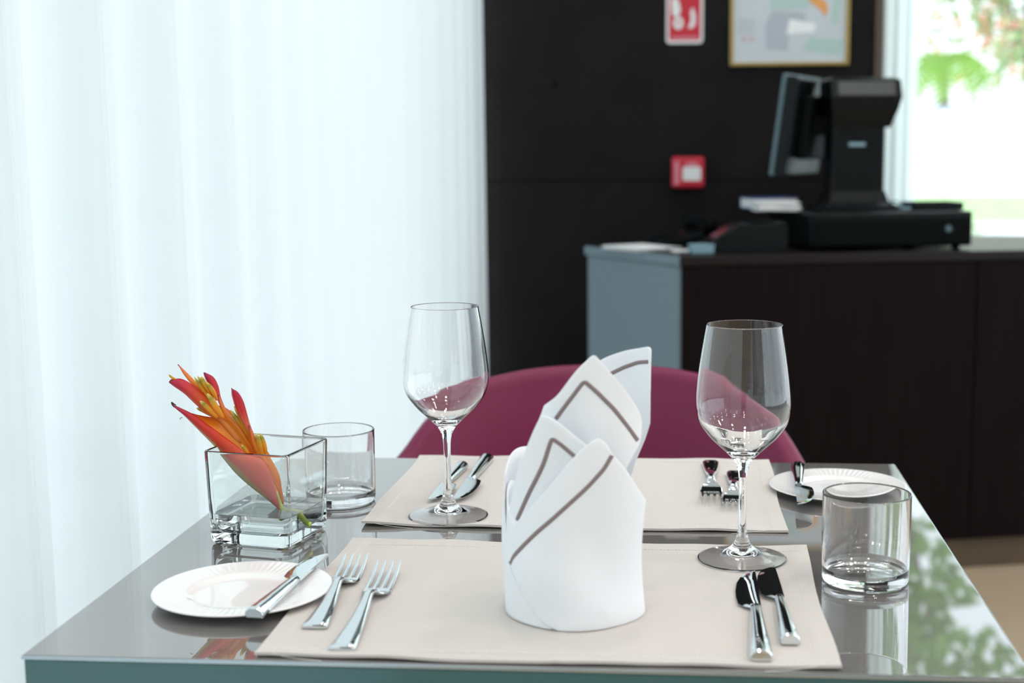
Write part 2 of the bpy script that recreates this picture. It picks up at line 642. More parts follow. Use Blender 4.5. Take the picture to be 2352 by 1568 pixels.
def tree(label, loc, h, rad, seed, lm, blossoms=0, leaf=.22, n=2600, trunk_r=.12):
    rnd = random.Random(seed)
    t = thing('garden_tree', label, 'tree', loc, 0, 'garden trees outside')
    blobs = [(rnd.uniform(-rad, rad) * .7, rnd.uniform(-rad, rad) * .7, h * rnd.uniform(.45, .95), rad * rnd.uniform(.35, .6)) for _ in range(9)]

    def fn():
        bx, by, bz, br = rnd.choice(blobs)
        d = Vector((rnd.gauss(0, 1), rnd.gauss(0, 1), rnd.gauss(0, 1))).normalized() * br * rnd.uniform(.6, 1)
        return (bx + d.x, by + d.y, bz + d.z * .8)
    fo = obj('foliage', leaf_quad_cloud('foliage', n, fn, leaf, rnd), lm, t)
    fo['kind'] = 'stuff'
    if blossoms:
        bo = obj('blossoms', leaf_quad_cloud('blossoms', blossoms, fn, leaf * 1.3, rnd), M['blossom'], t)
        bo['kind'] = 'stuff'
    obj('trunk', tube_mesh('trunk', [(0, 0, 0), (.05, .03, h * .3), (-.04, .05, h * .55), (.03, 0, h * .8)], lambda q: trunk_r * (1 - .6 * q), 9), M['bark'], t)
    for bx, by, bz, br in blobs[:5]:
        obj('branch', tube_mesh('branch', [(0, .04, h * .4), (bx * .5, by * .5, bz * .8), (bx, by, bz)], lambda q: trunk_r * .4 * (1 - .7 * q), 6), M['bark'], t)
    return t


tree('leafy tree with coral blossoms rising above the white garden wall', (8.6, 36.5, 0), 7.5, 3.0, 21, M['leaf_b'], 500, .34, 2400, .16)
tree('tall pale green tree right of the blossoming one above the garden wall', (13.2, 37.0, 0), 9.5, 3.4, 22, M['leaf_b'], 260, .36, 2600, .18)
tree('tall dark green tree high over the terrace, seen mirrored in the table', (2.0, 13.8, 0), 8.0, 2.3, 23, M['leaf'], 0, .30, 1700, .10)


def palm(loc, h, seed, label):
    rnd = random.Random(seed)
    t = thing('palm_tree', label, 'palm', loc)
    pts = spline([(0, 0, 0), (.03, .02, h * .4), (-.02, 0, h * .75), (0, 0, h)], 22)
    obj('trunk', tube_mesh('trunk', pts, lambda q: .16 - .07 * q + .012 * math.sin(q * 90), 10), M['bark'], t)
    for k in range(13):
        a = 2 * PI * k / 13 + rnd.uniform(-.2, .2)
        L = rnd.uniform(1.1, 1.6)
        up = rnd.uniform(.1, .5)
        d = Vector((math.cos(a), math.sin(a), 0))
        rib = [Vector((0, 0, h)) + d * L * q + Vector((0, 0, up * L * q * 1.1 - 1.15 * L * q * q)) for q in [i / 14 for i in range(15)]]
        side = Vector((-math.sin(a), math.cos(a), 0))
        v, f, uvs = [], [], []
        for i in range(1, 14):
            for s in (-1, 1):
                p = rib[i]
                w = .48 * math.sin(PI * (i / 15) ** .7)
                e = p + side * s * w + d * .10 + Vector((0, 0, -.10 - .5 * w))
                tn = (rib[i + 1] - rib[i]) * .8
                b = len(v)
                v += [p, p + tn, e]
                f.append((b, b + 1, b + 2))
                uvs += [(.1, 0), (.2, 0), (1, 1)]
        me = bpy.data.meshes.new('frond')
        me.from_pydata([tuple(p) for p in v], [], f)
        uv = me.uv_layers.new(name='UVMap')
        for i, l in enumerate(uv.data):
            l.uv = uvs[i]
        fr = obj('frond', me, M['palm_leaf'], t)
        obj('midrib', tube_mesh('midrib', rib, .006, 5), M['stem'], fr)
    return t


palm((6.15, 34.6, 0), 3.3, 5, 'palm with drooping green fronds standing behind the white garden wall')


def shrub(loc, r, seed, label):
    rnd = random.Random(seed)
    t = thing('garden_shrub', label, 'shrub', loc)

    def fn():
        d = Vector((rnd.gauss(0, 1), rnd.gauss(0, 1), abs(rnd.gauss(0, 1)))).normalized() * r * rnd.uniform(.7, 1)
        return (d.x, d.y, d.z * 1.1 + .05)
    fo = obj('foliage', leaf_quad_cloud('foliage', 420, fn, .09, rnd), M['leaf_b'], t)
    fo['kind'] = 'stuff'
    for k in range(6):
        a = k * 1.05
        obj('stem', tube_mesh('stem', [(0, 0, 0), (math.cos(a) * r * .4, math.sin(a) * r * .4, r * .6), (math.cos(a) * r * .6, math.sin(a) * r * .6, r)], .012, 5), M['bark'], t)


shrub((2.55, 14.2, 0), .42, 8, 'low pale shrub at the edge of the terrace outside')

# ------------------------------------------------------------------ counter with till
ct = thing('service_counter', 'dark wood service counter with a grey end panel in front of the dark wall', 'counter')
CP = [(-.019, 3.5065), (2.3, 4.078), (2.3, 4.33), (.02, 4.33), (-.283, 3.864)]


def inset(poly, d):
    cx = sum(p[0] for p in poly) / len(poly)
    cy = sum(p[1] for p in poly) / len(poly)
    out = []
    n = len(poly)
    for i in range(n):
        a, b, c = Vector(poly[i - 1]), Vector(poly[i]), Vector(poly[(i + 1) % n])
        e1, e2 = (b - a).normalized(), (c - b).normalized()
        n1, n2 = Vector((-e1.y, e1.x)), Vector((-e2.y, e2.x))
        k = (n1 + n2)
        k = k / max(.2, k.dot(n1))
        out.append((b.x + k.x * d, b.y + k.y * d))
    return out


CI = inset(CP, .012)
obj('body', prism_mesh('body', CI, .085, .835), M['counter_front'], ct)
obj('plinth', prism_mesh('plinth', inset(CP, .03), 0, .09), M['plinth'], ct)
obj('worktop', prism_mesh('worktop', CP, .835, .86, .002), M['counter_top'], ct)


def wall_panel(name, a, b, z0, z1, th, out, m_, parent):
    a, b = Vector((*a, 0)), Vector((*b, 0))
    d = (b - a)
    me = box_mesh(name, d.length, th, z1 - z0, .0015, 1)
    c = (a + b) / 2 + Vector((out[0], out[1], 0)) * th / 2
    return obj(name, me, m_, parent, (c.x, c.y, z0), (0, 0, math.atan2(d.y, d.x)))


e = (Vector(CI[0]) - Vector(CI[4])).normalized()
nrm = (e.y, -e.x)
wall_panel('end_panel', CI[4], CI[0], .085, .835, .010, nrm, M['counter_grey'], ct)
wall_panel('end_cap', CP[4], CP[0], .836, .8605, .004, nrm, M['counter_grey'], ct)
e = (Vector(CI[1]) - Vector(CI[0])).normalized()
nrm = (e.y, -e.x)
Lf = (Vector(CI[1]) - Vector(CI[0])).length
for k in range(3):
    a = Vector(CI[0]) + e * (Lf * k / 3 + .002)
    b = Vector(CI[0]) + e * (Lf * (k + 1) / 3 - .002)
    wall_panel('front_panel', a, b, .088, .832, .010, nrm, M['counter_front'], ct)

FD = math.atan2(.099, .433)     # direction of the cash drawer's front
dr = thing('cash_drawer', 'black cash drawer on the counter carrying the till', 'cash drawer', (.5365, 3.7085, .8605), FD)
obj('housing', box_mesh('housing', .444, .40, .092, .006), M['black_plastic'], dr, (0, .206, .008))
obj('drawer_front', box_mesh('drawer_front', .430, .012, .070, .003), M['black_soft'], dr, (0, .001, .014))
obj('lock', lathe_mesh('lock', [(0, .004), (.008, .004), (.009, 0)], 18), M['bezel'], dr, (.15, -.005, .055), (R(90), 0, 0))
for sx in (-1, 1):
    for sy in (.04, .37):
        obj('foot', lathe_mesh('foot', [(0, 0), (.012, 0), (.011, .009), (0, .009)], 14), M['black_soft'], dr, (sx * .19, sy, 0))

DZ = .961
till = thing('till_terminal', 'black touch-screen till terminal with rear customer display', 'till', (.45, 3.88, DZ), R(8))
obj('base', loft_mesh('base', [[(x * w, y * d_, z) for x, y in ((-1, -1), (1, -1), (1, 1), (-1, 1))] for w, d_, z in ((.105, .09, .0), (.105, .09, .010), (.08, .07, .022), (.073, .055, .05))], False), M['black_plastic'], till)
obj('column', box_mesh('column', .146, .10, .24, .008), M['black_plastic'], till, (0, .0, .03))
hd = obj('customer_display', loft_mesh('customer_display', [[(x * w + dx, y, z) for x, y in ((-1, a), (1, a), (1, b), (-1, b))] for w, dx, a, b, z in
        ((.078, .006, -.055, .05, .22), (.090, .010, -.075, .055, .27), (.095, .012, -.082, .06, .30), (.094, .011, -.068, .06, .345), (.085, .01, -.05, .05, .352))], False), M['black_plastic'], till)
dpm = box_mesh('display_window', .155, .004, .040, .002, 1)
obj('display_window', dpm, M['display_panel'], hd, (.012, -.0800, .303), (R(-17), 0, 0))
obj('badge', box_mesh('badge', .045, .002, .010, .0005, 1), M['teal_box'], till, (-.005, -.051, .17))
obj('arm', box_mesh('arm', .09, .06, .05, .006), M['black_soft'], till, (-.09, .02, .20))
mn = obj('monitor', box_mesh('monitor', .034, .31, .262, .006), M['black_plastic'], till, (-.145, .06, .095), (0, R(7.5), R(-30)))
obj('bezel', box_mesh('bezel', .012, .318, .27, .004), M['bezel'], mn, (-.020, 0, -.004))
obj('screen', box_mesh('screen', .002, .285, .225, .0005, 1), M['screen'], mn, (-.0265, 0, .018))
obj('rear_housing', box_mesh('rear_housing', .03, .22, .17, .01), M['black_soft'], mn, (.03, .01, .045))

cx_, cy_ = .20, 3.74
tm = thing('card_terminal', 'black sloping card terminal on the counter left of the cash drawer', 'card terminal', (.145, 3.665, .861), R(13))
prof = [(-.115, 0), (.105, 0), (.11, .055), (.10, .076), (-.02, .072), (-.105, .022)]
obj('casing', loft_mesh('casing', [[(x * k + (1 - k) * .0, y, z * (1 if i in (1, 2) else .93)) for x, z in prof] for i, (y, k) in enumerate(((-.045, .97), (-.038, 1), (.05, 1), (.06, .96)))], False), M['black_plastic'], tm)
obj('paper_slot', box_mesh('paper_slot', .07, .06, .004, .001, 1), M['black_soft'], tm, (.045, .005, .0745), (0, R(-2), 0))
obj('keypad', box_mesh('keypad', .06, .07, .004, .001, 1), M['screen'], tm, (-.062, .005, .046), (0, R(-30), 0))
ph = thing('desk_phone', 'flat black desk telephone at the left end of the counter', 'telephone', (-.02, 3.875, .861), R(20))
ph.scale = (1, 1, 1.25)
obj('phone_body', loft_mesh('phone_body', [[(x, y, z) for x, z in ((-.095, 0), (.085, 0), (.085, .030 + dz), (.06, .034 + dz), (-.085, .012))] for y, dz in ((-.07, -.006), (-.06, 0), (.07, .004), (.08, 0))], False), M['black_plastic'], ph)
obj('handset', tube_mesh('handset', spline([(.055, -.085, .045), (.058, -.05, .052), (.058, .05, .054), (.055, .088, .047)], 14), lambda q: .014 + .007 * abs(2 * q - 1) ** 3, 12), M['black_soft'], ph)
obj('keypad', box_mesh('keypad', .07, .09, .003, .001, 1), M['black_soft'], ph, (-.035, 0, .0185), (0, R(-7), 0))


def sheets(name, label, loc, rz, w, d, n, m_, dz=.0012, seed=1):
    rnd = random.Random(seed)
    t = thing(name, label, 'papers', loc, rz)
    me = box_mesh('sheet', w, d, dz * .8)
    for k in range(n):
        obj('sheet', me, m_ if k % 3 else M['paper'], t, (rnd.uniform(-.006, .006), rnd.uniform(-.006, .006), k * dz), (0, 0, rnd.uniform(-.12, .12)))
    return t


sheets('paper_stack', 'loose white papers at the left corner of the counter', (-.125, 3.735, .861), R(-52), .17, .13, 7, M['paper'], seed=4)
sheets('receipt_slips', 'pinkish slips between the papers and the card terminal', (-.005, 3.64, .861), R(14), .07, .055, 4, M['paper_pink'], seed=6)
bxm = thing('small_box', 'small pale blue box in front of the card terminal', 'box', (.035, 3.60, .861), R(14))
obj('box_body', box_mesh('box_body', .058, .04, .020, .002), M['teal_box'], bxm)
obj('lid', box_mesh('lid', .061, .043, .006, .0015), M['teal_box'], bxm, (0, 0, .017))
sheets('folded_leaflets', 'stack of white leaflets on the cash drawer left of the till', (.232, 3.80, DZ), R(12), .115, .08, 9, M['paper_pink'], dz=.0028, seed=9)
bk = thing('notebook', 'blue covered notebook lying behind the leaflets on the cash drawer', 'book', (.225, 3.935, DZ), R(16))
obj('pages', box_mesh('pages', .13, .10, .026), M['paper'], bk, (0, 0, .002))
obj('cover', box_mesh('cover', .136, .106, .003, .001, 1), M['blue_cover'], bk, (0, 0, .028))
obj('cover', box_mesh('cover', .136, .106, .003, .001, 1), M['blue_cover'], bk, (0, 0, 0))
tr = thing('pen_tray', 'low black tray on the right end of the cash drawer', 'tray', (.66, 3.865, DZ), FD)
obj('tray_base', box_mesh('tray_base', .14, .10, .004, .001, 1), M['black_soft'], tr)
for s in (-1, 1):
    obj('tray_rim', box_mesh('tray_rim', .14, .005, .017, .001, 1), M['black_plastic'], tr, (0, s * .0475, .003))
    obj('tray_rim', box_mesh('tray_rim', .005, .09, .017, .001, 1), M['black_plastic'], tr, (s * .0675, 0, .003))
cb = obj('cable', tube_mesh('cable', spline([(.535, 3.84, .975), (.552, 3.795, .985), (.572, 3.77, .968), (.588, 3.79, .967), (.60, 3.83, .968)], 24), .003, 8), M['teal_box'])
tag(cb, 'thin pale cable looping over the cash drawer between till and tray', 'cable')

# ------------------------------------------------------------------ things on the dark wall
FY = WY - .0005
sg = thing('fire_hose_sign', 'red and white fire hose sign high on the dark wall', 'sign', (-.013, FY, 1.447))


def rrect(w, h, r, n=6):
    pts = []
    for cx, cz, a0 in ((w / 2 - r, h - r, 0), (-w / 2 + r, h - r, 90), (-w / 2 + r, r, 180), (w / 2 - r, r, 270)):
        for k in range(n + 1):
            a = R(a0 + 90 * k / n)
            pts.append((cx + r * math.cos(a), cz + r * math.sin(a)))
    return pts


def flat(name, pts, th, m_, parent, loc=(0, 0, 0)):
    """A plate in the x-z plane, its face towards -y."""
    me = prism_mesh(name, [(x, z) for x, z in pts], 0, th)
    me.transform(Matrix.Rotation(R(90), 4, 'X'))
    return obj(name, me, m_, parent, loc)


flat('plate', rrect(.113, .17, .012), .003, M['sign_white'], sg)
flat('red_field', rrect(.097, .152, .006), .0006, M['red'], sg, (0, -.003, .009))
ring = [(-.020 + .016 * math.cos(a), .062 + .019 * math.sin(a)) for a in [2 * PI * k / 24 for k in range(24)]]
flat('hose_reel', ring, .0006, M['sign_white'], sg, (0, -.0036, 0))
hub = [(-.020 + .005 * math.cos(a), .064 + .006 * math.sin(a)) for a in [2 * PI * k / 16 for k in range(16)]]
flat('reel_hub', hub, .0005, M['red'], sg, (0, -.0042, 0))
flat('hose', [(-.038, .085), (-.020, .080), (-.012, .100), (-.018, .128), (-.030, .140), (-.042, .130)], .0006, M['sign_white'], sg, (0, -.0036, 0))
flat('nozzle', [(.010, .045), (.026, .047), (.032, .065), (.030, .095), (.024, .110), (.017, .096), (.019, .070)], .0006, M['sign_white'], sg, (0, -.0036, 0))
flat('flame', [(.030, .050), (.037, .052), (.039, .075), (.035, .098), (.031, .08)], .0006, M['sign_pink'], sg, (0, -.0036, 0))
flat('caption_bar', [(-.040, .013), (.040, .013), (.040, .021), (-.040, .021)], .0006, M['sign_pink'], sg, (0, -.0036, 0))

pf = thing('framed_plan', 'gold framed evacuation plan hanging on the dark wall above the till', 'picture', (.3067, FY, 1.3765))
W_, H_ = .362, .27
for nm, w, h, x, z in (('frame_side', W_, .011, 0, 0), ('frame_side', W_, .011, 0, H_ - .011)):
    obj(nm, box_mesh(nm, w, .018, h, .003), M['gold'], pf, (x, -.009, z))
for s in (-1, 1):
    obj('frame_side', box_mesh('frame_side', .011, .018, H_ - .022, .003), M['gold'], pf, (s * (W_ / 2 - .0055), -.009, .011))
obj('sheet', box_mesh('sheet', W_ - .022, .004, H_ - .022), M['plan_paper'], pf, (0, -.008, .011))
PY = -.0101
flat('printed_room', [(-.07, .05), (-.005, .045), (.0, .10), (.05, .12), (.045, .16), (-.055, .165), (-.075, .12)], .0004, M['plan_grey'], pf, (0, PY, 0))
flat('printed_corridor', [(-.01, .095), (.075, .10), (.08, .125), (.0, .14)], .0004, M['paper'], pf, (0, PY - .0006, 0))
flat('printed_zone', [(.04, .045), (.155, .03), (.165, .075), (.06, .085)], .0004, M['plan_green'], pf, (0, PY, 0))
flat('printed_zone', [(-.06, .17), (.06, .175), (.05, .225), (-.05, .22)], .0004, M['plan_green'], pf, (0, PY, 0))
flat('printed_zone', [(.125, .13), (.145, .12), (.155, .20), (.135, .23)], .0004, M['plan_green'], pf, (0, PY, 0))
flat('printed_marker', [(.055, .195), (.095, .165), (.105, .145), (.115, .165), (.110, .19), (.085, .205), (.06, .21)], .0004, M['plan_orange'], pf, (0, PY - .0006, 0))
for z in (.10, .112, .124, .136):
    flat('printed_legend', [(-.155, z), (-.105, z), (-.105, z + .005), (-.155, z + .005)], .0004, M['plan_grey'], pf, (0, PY, 0))
for x in (-.145, -.12):
    flat('printed_symbol', [(x, .075), (x + .014, .075), (x + .014, .088), (x, .088)], .0004, M['plan_red'], pf, (0, PY, 0))

cp = thing('fire_call_point', 'small red fire alarm call point box on the dark wall', 'alarm', (-.0005, FY, 1.0065))
obj('casing', box_mesh('casing', .100, .05, .095, .008, 3), M['red'], cp, (0, -.025, 0))
flat('glass_plate', rrect(.056, .042, .006), .002, M['sign_white'], cp, (.012, -.0497, .022))
flat('arrow_label', [(-.012, 0), (.034, 0), (.024, .012), (-.002, .012)], .001, M['sign_pink'], cp, (.001, -.0497, .066))
flat('side_glare_strip', rrect(.014, .072, .003), .0015, M['sign_pink'], cp, (-.034, -.0497, .010))

# ------------------------------------------------------------------ tub chair behind the table
ch = thing('tub_chair', 'burgundy leather tub chair with rounded back on the far side of the table', 'chair', (-.142, 1.93, 0))
A_, B_ = .31, .24
SIL = [(-112, .655), (-90, .655), (-73, .668), (-63.7, .677), (-55.9, .717), (-47.4, .752), (-36.9, .777), (-27.3, .788), (-14.4, .797), (0, .800), (16.9, .800),
       (30.3, .794), (42.2, .782), (54.2, .757), (65, .726), (73, .695), (90, .665), (112, .655)]


def shell(nphi=72):
    v, f = [], []
    cols = []
    TH = .034
    for i in range(nphi + 1):
        phi = -112 + 224 * i / nphi
        zt = sum(lerp1(SIL, phi + d) for d in (-5, 0, 5)) / 3 - .004 + (.004 if abs(phi) < 40 else 0)
        a = R(phi)
        dx, dy = A_ * math.sin(a), B_ * math.cos(a) - .05
        nx, ny = math.sin(a) / A_, math.cos(a) / B_
        l = math.hypot(nx, ny)
        nx, ny = nx / l, ny / l
        prof = []
        zb = .36
        HH = zt - zb
        # inner surface up, rounded rim, outer surface down; shell leans outward with height
        for q in (0, .2, .4, .6, .8, .93):
            z = zb + HH * q
            off = -TH / 2 - .035 * (1 - q) - .02 * math.sin(PI * q)
            prof.append((off, z - .010 * (q > .9)))
        for k in range(7):
            t = PI * k / 6
            prof.append((-math.cos(t) * TH / 2, zt - TH * .55 + math.sin(t) * TH * .55))
        for q in (.85, .6, .4, .2, 0):
            z = zb + HH * q
            off = TH / 2 - .045 * (1 - q) ** 1.5
            prof.append((off, z))
        col = []
        for off, z in prof:
            col.append(len(v))
            v.append((dx + nx * off, dy + ny * off, z))
        cols.append(col)
    n = len(cols[0])
    for i in range(nphi):
        for k in range(n):
            k2 = (k + 1) % n
            f.append((cols[i][k], cols[i][k2], cols[i + 1][k2], cols[i + 1][k]))
    f.append(tuple(cols[0]))
    f.append(tuple(cols[-1]))
    return from_py('shell', v, f)


obj('backrest', shell(), M['leather'], ch)
seat_poly = [(.285 * math.cos(t), .23 * math.sin(t) - .03) for t in [2 * PI * k / 28 for k in range(28)]]
sm = prism_mesh('seat', seat_poly, .36, .46, .025, 4)
obj('seat', sm, M['leather'], ch, (0, -.04, 0))
welt = [(.25 * math.cos(t), .19 * math.sin(t), .462) for t in [R(200 + 140 * k / 20) for k in range(21)]]
obj('seat_welt', tube_mesh('seat_welt', welt, .004, 6), M['leather_seam'], ch, (0, -.06, 0))
for sx in (-1, 1):
    for sy in (-1, 1):
        obj('leg', tube_mesh('leg', [(sx * .22, sy * .16 - .05, .37), (sx * .25, sy * .19 - .05, 0)], lambda q: .014 - .004 * q, 12), M['chair_leg'], ch)

# ------------------------------------------------------------------ table
TX0, TX1, TY0, TY1 = -.5031, .2504, .9843, 1.6735
tb = thing('dining_table', 'grey glossy glass-topped dining table laid for two', 'table', ((TX0 + TX1) / 2, (TY0 + TY1) / 2, 0))
TW, TD = TX1 - TX0, TY1 - TY0
top = obj('table_top', box_mesh('table_top', TW, TD, .004, .0006, 2), M['table_top'], tb, (0, 0, TZ - .004))
AH = .0665
obj('front_apron', box_mesh('front_apron', TW - .001, .012, AH, .0006, 1), M['table_side'], tb, (0, -TD / 2 + .0065, TZ - .004 - AH))
obj('rear_apron', box_mesh('rear_apron', TW - .001, .012, AH, .0006, 1), M['table_side'], tb, (0, TD / 2 - .0065, TZ - .004 - AH))
for s in (-1, 1):
    obj('side_apron', box_mesh('side_apron', .012, TD - .0255, AH, .0006, 1), M['table_side'], tb, (s * (TW / 2 - .0065), 0, TZ - .004 - AH))
# bright polished arris along the edge of the glass
for s in (-1, 1):
    obj('edge_strip', box_mesh('edge_strip', .0012, TD + .002, .0030, .0005, 2), M['bevel'], tb, (s * (TW / 2 + .0005), 0, TZ - .0036))
    obj('edge_strip', box_mesh('edge_strip', TW + .002, .0012, .0030, .0005, 2), M['bevel'], tb, (0, s * (TD / 2 + .0005), TZ - .0036))
obj('pedestal', lathe_mesh('pedestal', [(0, .012), (.045, .012), (.042, .03), (.04, .655), (.07, .68), (0, .68)], 40), M['steel_dull'], tb)
obj('base_plate', box_mesh('base_plate', .42, .42, .014, .004), M['steel_dull'], tb)

# ------------------------------------------------------------------ place mats


def place_mat(label, x0, x1, y0, y1, seed, lift):
    rnd = random.Random(seed)
    w, d = x1 - x0, y1 - y0
    t = thing('place_mat', label, 'place mat', ((x0 + x1) / 2, (y0 + y1) / 2, TZ), 0, 'beige place mats on the table')
    nx, ny = 88, 60
    ph = [rnd.uniform(0, 6.28) for _ in range(10)]
    TH = .0016

    def zf(x, y):
        ex = min(abs(x + w / 2), abs(x - w / 2))
        ey = min(abs(y + d / 2), abs(y - d / 2))
        z = .00045 * (1 + math.sin(31 * x + ph[0])) * math.exp(-ey / .012)
        z += .0006 * (1 + math.sin(67 * x + ph[1]) * math.sin(9 * x)) * math.exp(-ey / .008)
        z += .0004 * (1 + math.sin(45 * y + ph[2])) * math.exp(-ex / .012)
        z += .0007 * math.exp(-abs(y - .004 - .002 * math.sin(6 * x)) / .004)       # pressed fold across the middle
        z += .0007 * math.exp(-abs(x - .01) / .004) * .6
        if lift and y < 0:
            z += .0026 * math.exp(-((x + w / 2) ** 2 + (y + d / 2) ** 2) / .0012)
        z += .00020 * (1 + math.sin(14 * x + 22 * y + ph[3]))
        return z + .0002

    def xy(i, j):
        u, q = i / nx, j / ny
        u = .5 - .5 * math.cos(PI * u) * (.35) + (u - .5) * .65 if False else u
        x, y = (u - .5) * w, (q - .5) * d
        y += .0016 * math.sin(17 * x + ph[4]) * abs(2 * q - 1) ** 3
        x += .0016 * math.sin(23 * y + ph[5]) * abs(2 * u - 1) ** 3
        return x, y
    v, f = [], []
    for lay in (0, 1):
        for j in range(ny + 1):
            for i in range(nx + 1):
                x, y = xy(i, j)
                z = zf(x, y)
                ex = min(i, nx - i) / nx * w
                ey = min(j, ny - j) / ny * d
                hem = .0007 if min(ex, ey) < .015 else 0
                v.append((x, y, z + (TH + hem if lay else 0)))
    N = (nx + 1) * (ny + 1)
    for j in range(ny):
        for i in range(nx):
            a = j * (nx + 1) + i
            f.append((a, a + nx + 1, a + nx + 2, a + 1))
            f.append((N + a, N + a + 1, N + a + nx + 2, N + a + nx + 1))
    ring = [i for i in range(nx + 1)] + [j * (nx + 1) + nx for j in range(1, ny + 1)] + [ny * (nx + 1) + i for i in range(nx - 1, -1, -1)] + [j * (nx + 1) for j in range(ny - 1, 0, -1)]
    for a, b in zip(ring, ring[1:] + ring[:1]):
        f.append((a, b, N + b, N + a))
    obj('cloth', sharpen(from_py('cloth', v, f), 50), M['mat'], t)
    # stitched hem: short white dashes
    hi = .0150
    for nm, p0, p1 in (('front', (-w / 2 + .004, -d / 2 + hi), (w / 2 - .004, -d / 2 + hi)), ('back', (-w / 2 + .004, d / 2 - hi), (w / 2 - .004, d / 2 - hi)),
                       ('l', (-w / 2 + hi, -d / 2 + .004), (-w / 2 + hi, d / 2 - .004)), ('r', (w / 2 - hi, -d / 2 + .004), (w / 2 - hi, d / 2 - .004))):
        L = math.dist(p0, p1)
        k = int(L / .0036)
        sv, sf = [], []
        dx, dy = (p1[0] - p0[0]) / L, (p1[1] - p0[1]) / L
        for i in range(k):
            a = i * L / k
            b = a + .0025
            bb = len(sv)
            for q, s, hgt in ((a, -1, 0), (b, -1, 0), (b, 1, 0), (a, 1, 0), (a, 0, 1), (b, 0, 1)):
                x = p0[0] + dx * q - dy * s * .0003
                y = p0[1] + dy * q + dx * s * .0003
                sv.append((x, y, zf(x, y) + TH + .0002 + .00075 * hgt))
            sf += [(bb, bb + 1, bb + 5, bb + 4), (bb + 3, bb + 2, bb + 5, bb + 4), (bb, bb + 3, bb + 4), (bb + 1, bb + 2, bb + 5)]
        so = obj('stitching', from_py('stitching', sv, sf, False), M['thread'], t)
        so['kind'] = 'stuff'
    for k in range(2):
        sx = (-1, 1)[k]
        pts = spline([(sx * (w / 2 - .012), -d / 2 + .006, .0028), (sx * (w / 2 - .02), -d / 2 - .002, .004), (sx * (w / 2 - .035), -d / 2 - .006, .003), (sx * (w / 2 - .055), -d / 2 - .005, .0008)], 14)
        obj('loose_thread', tube_mesh('loose_thread', pts, .00022, 5), M['thread'], t)
    return t


place_mat('beige linen place mat at the near side under the folded napkin', -.3262, .1130, .9885, 1.3010, 2, False)
place_mat('beige linen place mat at the far side in front of the burgundy chair', -.3302, .1002, 1.3560, 1.6740, 5, True)
MZ = TZ + .0024      # top of the mats

# ------------------------------------------------------------------ wine glasses


def wine_glass(label, loc, group):
    t = thing('wine_glass', label, 'wine glass', loc, 0, group)
    outer = [(.0038, .078), (.0044, .083), (.0058, .088), (.0098, .0950), (.0150, .1005), (.0215, .1065), (.0290, .1135), (.0345, .1200), (.0402, .1285), (.0434, .1390), (.0441, .1480),
             (.0431, .1610), (.0409, .1790), (.0378, .1990), (.0344, .2185)]
    o3 = [p.to_2d() for p in spline([(a, b, 0) for a, b in outer], 72)]
    inner = [(.0335, .2187), (.0368, .1995), (.0399, .1790), (.0420, .1610), (.0430, .1480), (.0423, .1392), (.0391, .1293), (.0333, .1213), (.0275, .1150), (.0200, .1085), (.0120, .1030), (.0055, .1003), (0.0, .0996)]
    i3 = [p.to_2d() for p in spline([(a, b, 0) for a, b in inner], 60)]
    bowl = [(p.x, p.y) for p in o3] + [(.0342, .2191), (.0337, .2191)] + [(max(0, p.x), p.y) for p in i3]
    bowl[-1] = (0, bowl[-1][1])
    obj('bowl', lathe_mesh('bowl', bowl, 112), M['glass'], t)
    stem = [p.to_2d() for p in spline([(.0048, .024, 0), (.0038, .030, 0), (.0035, .040, 0), (.0035, .060, 0), (.0036, .070, 0), (.0038, .078, 0)], 24)]
    obj('stem', lathe_mesh('stem', [(p.x, p.y) for p in stem], 48), M['glass'], t)
    fo = spline([(.0048, .024, 0), (.0064, .0185, 0), (.0092, .0135, 0), (.0135, .0095, 0), (.0200, .0064, 0), (.0300, .0036, 0), (.0400, .0018, 0)], 36)
    fu = spline([(.0395, .0001, 0), (.0300, .0017, 0), (.0200, .0040, 0), (.0120, .0058, 0), (.0060, .0066, 0), (0, .0068, 0)], 26)
    foot = [(p.x, p.y) for p in fo] + [(.0409, .0015), (.0413, .0010), (.0409, .0004)] + [(max(0, p.x), p.y) for p in fu]
    foot[-1] = (0, foot[-1][1])
    obj('foot', lathe_mesh('foot', foot, 96), M['glass'], t)
    return t


wine_glass('empty wine glass at the near side, right of the folded napkin', (.0518, 1.2598, MZ), 'wine glasses')
wine_glass('empty wine glass at the far side, left of the folded napkin', (-.246, 1.3945, MZ), 'wine glasses')

# ------------------------------------------------------------------ tumblers
tprof = [(0, .0012), (.020, .0010), (.032, .0002), (.0352, .0002), (.0370, .0012), (.0378, .0032), (.0380, .006), (.0382, .030), (.0385, .0780), (.0383, .0790), (.0376, .0794),
         (.0370, .0790), (.0369, .0780), (.0366, .030), (.0362, .0135), (.0350, .0100), (.0320, .0084), (.022, .0078), (0, .0076)]
tmesh = lathe_mesh('tumbler', tprof, 112)
t1 = tag(obj('tumbler', tmesh, M['glass'], loc=(.158, 1.2085, TZ + .0004)), 'empty straight water tumbler at the right edge beside the near place mat', 'tumbler', 'water tumblers')
t2 = tag(obj('tumbler', tmesh, M['glass'], loc=(-.376, 1.459, TZ + .0004)), 'empty straight water tumbler behind the square flower vase', 'tumbler', 'water tumblers')

# ------------------------------------------------------------------ side plates
PN = 288


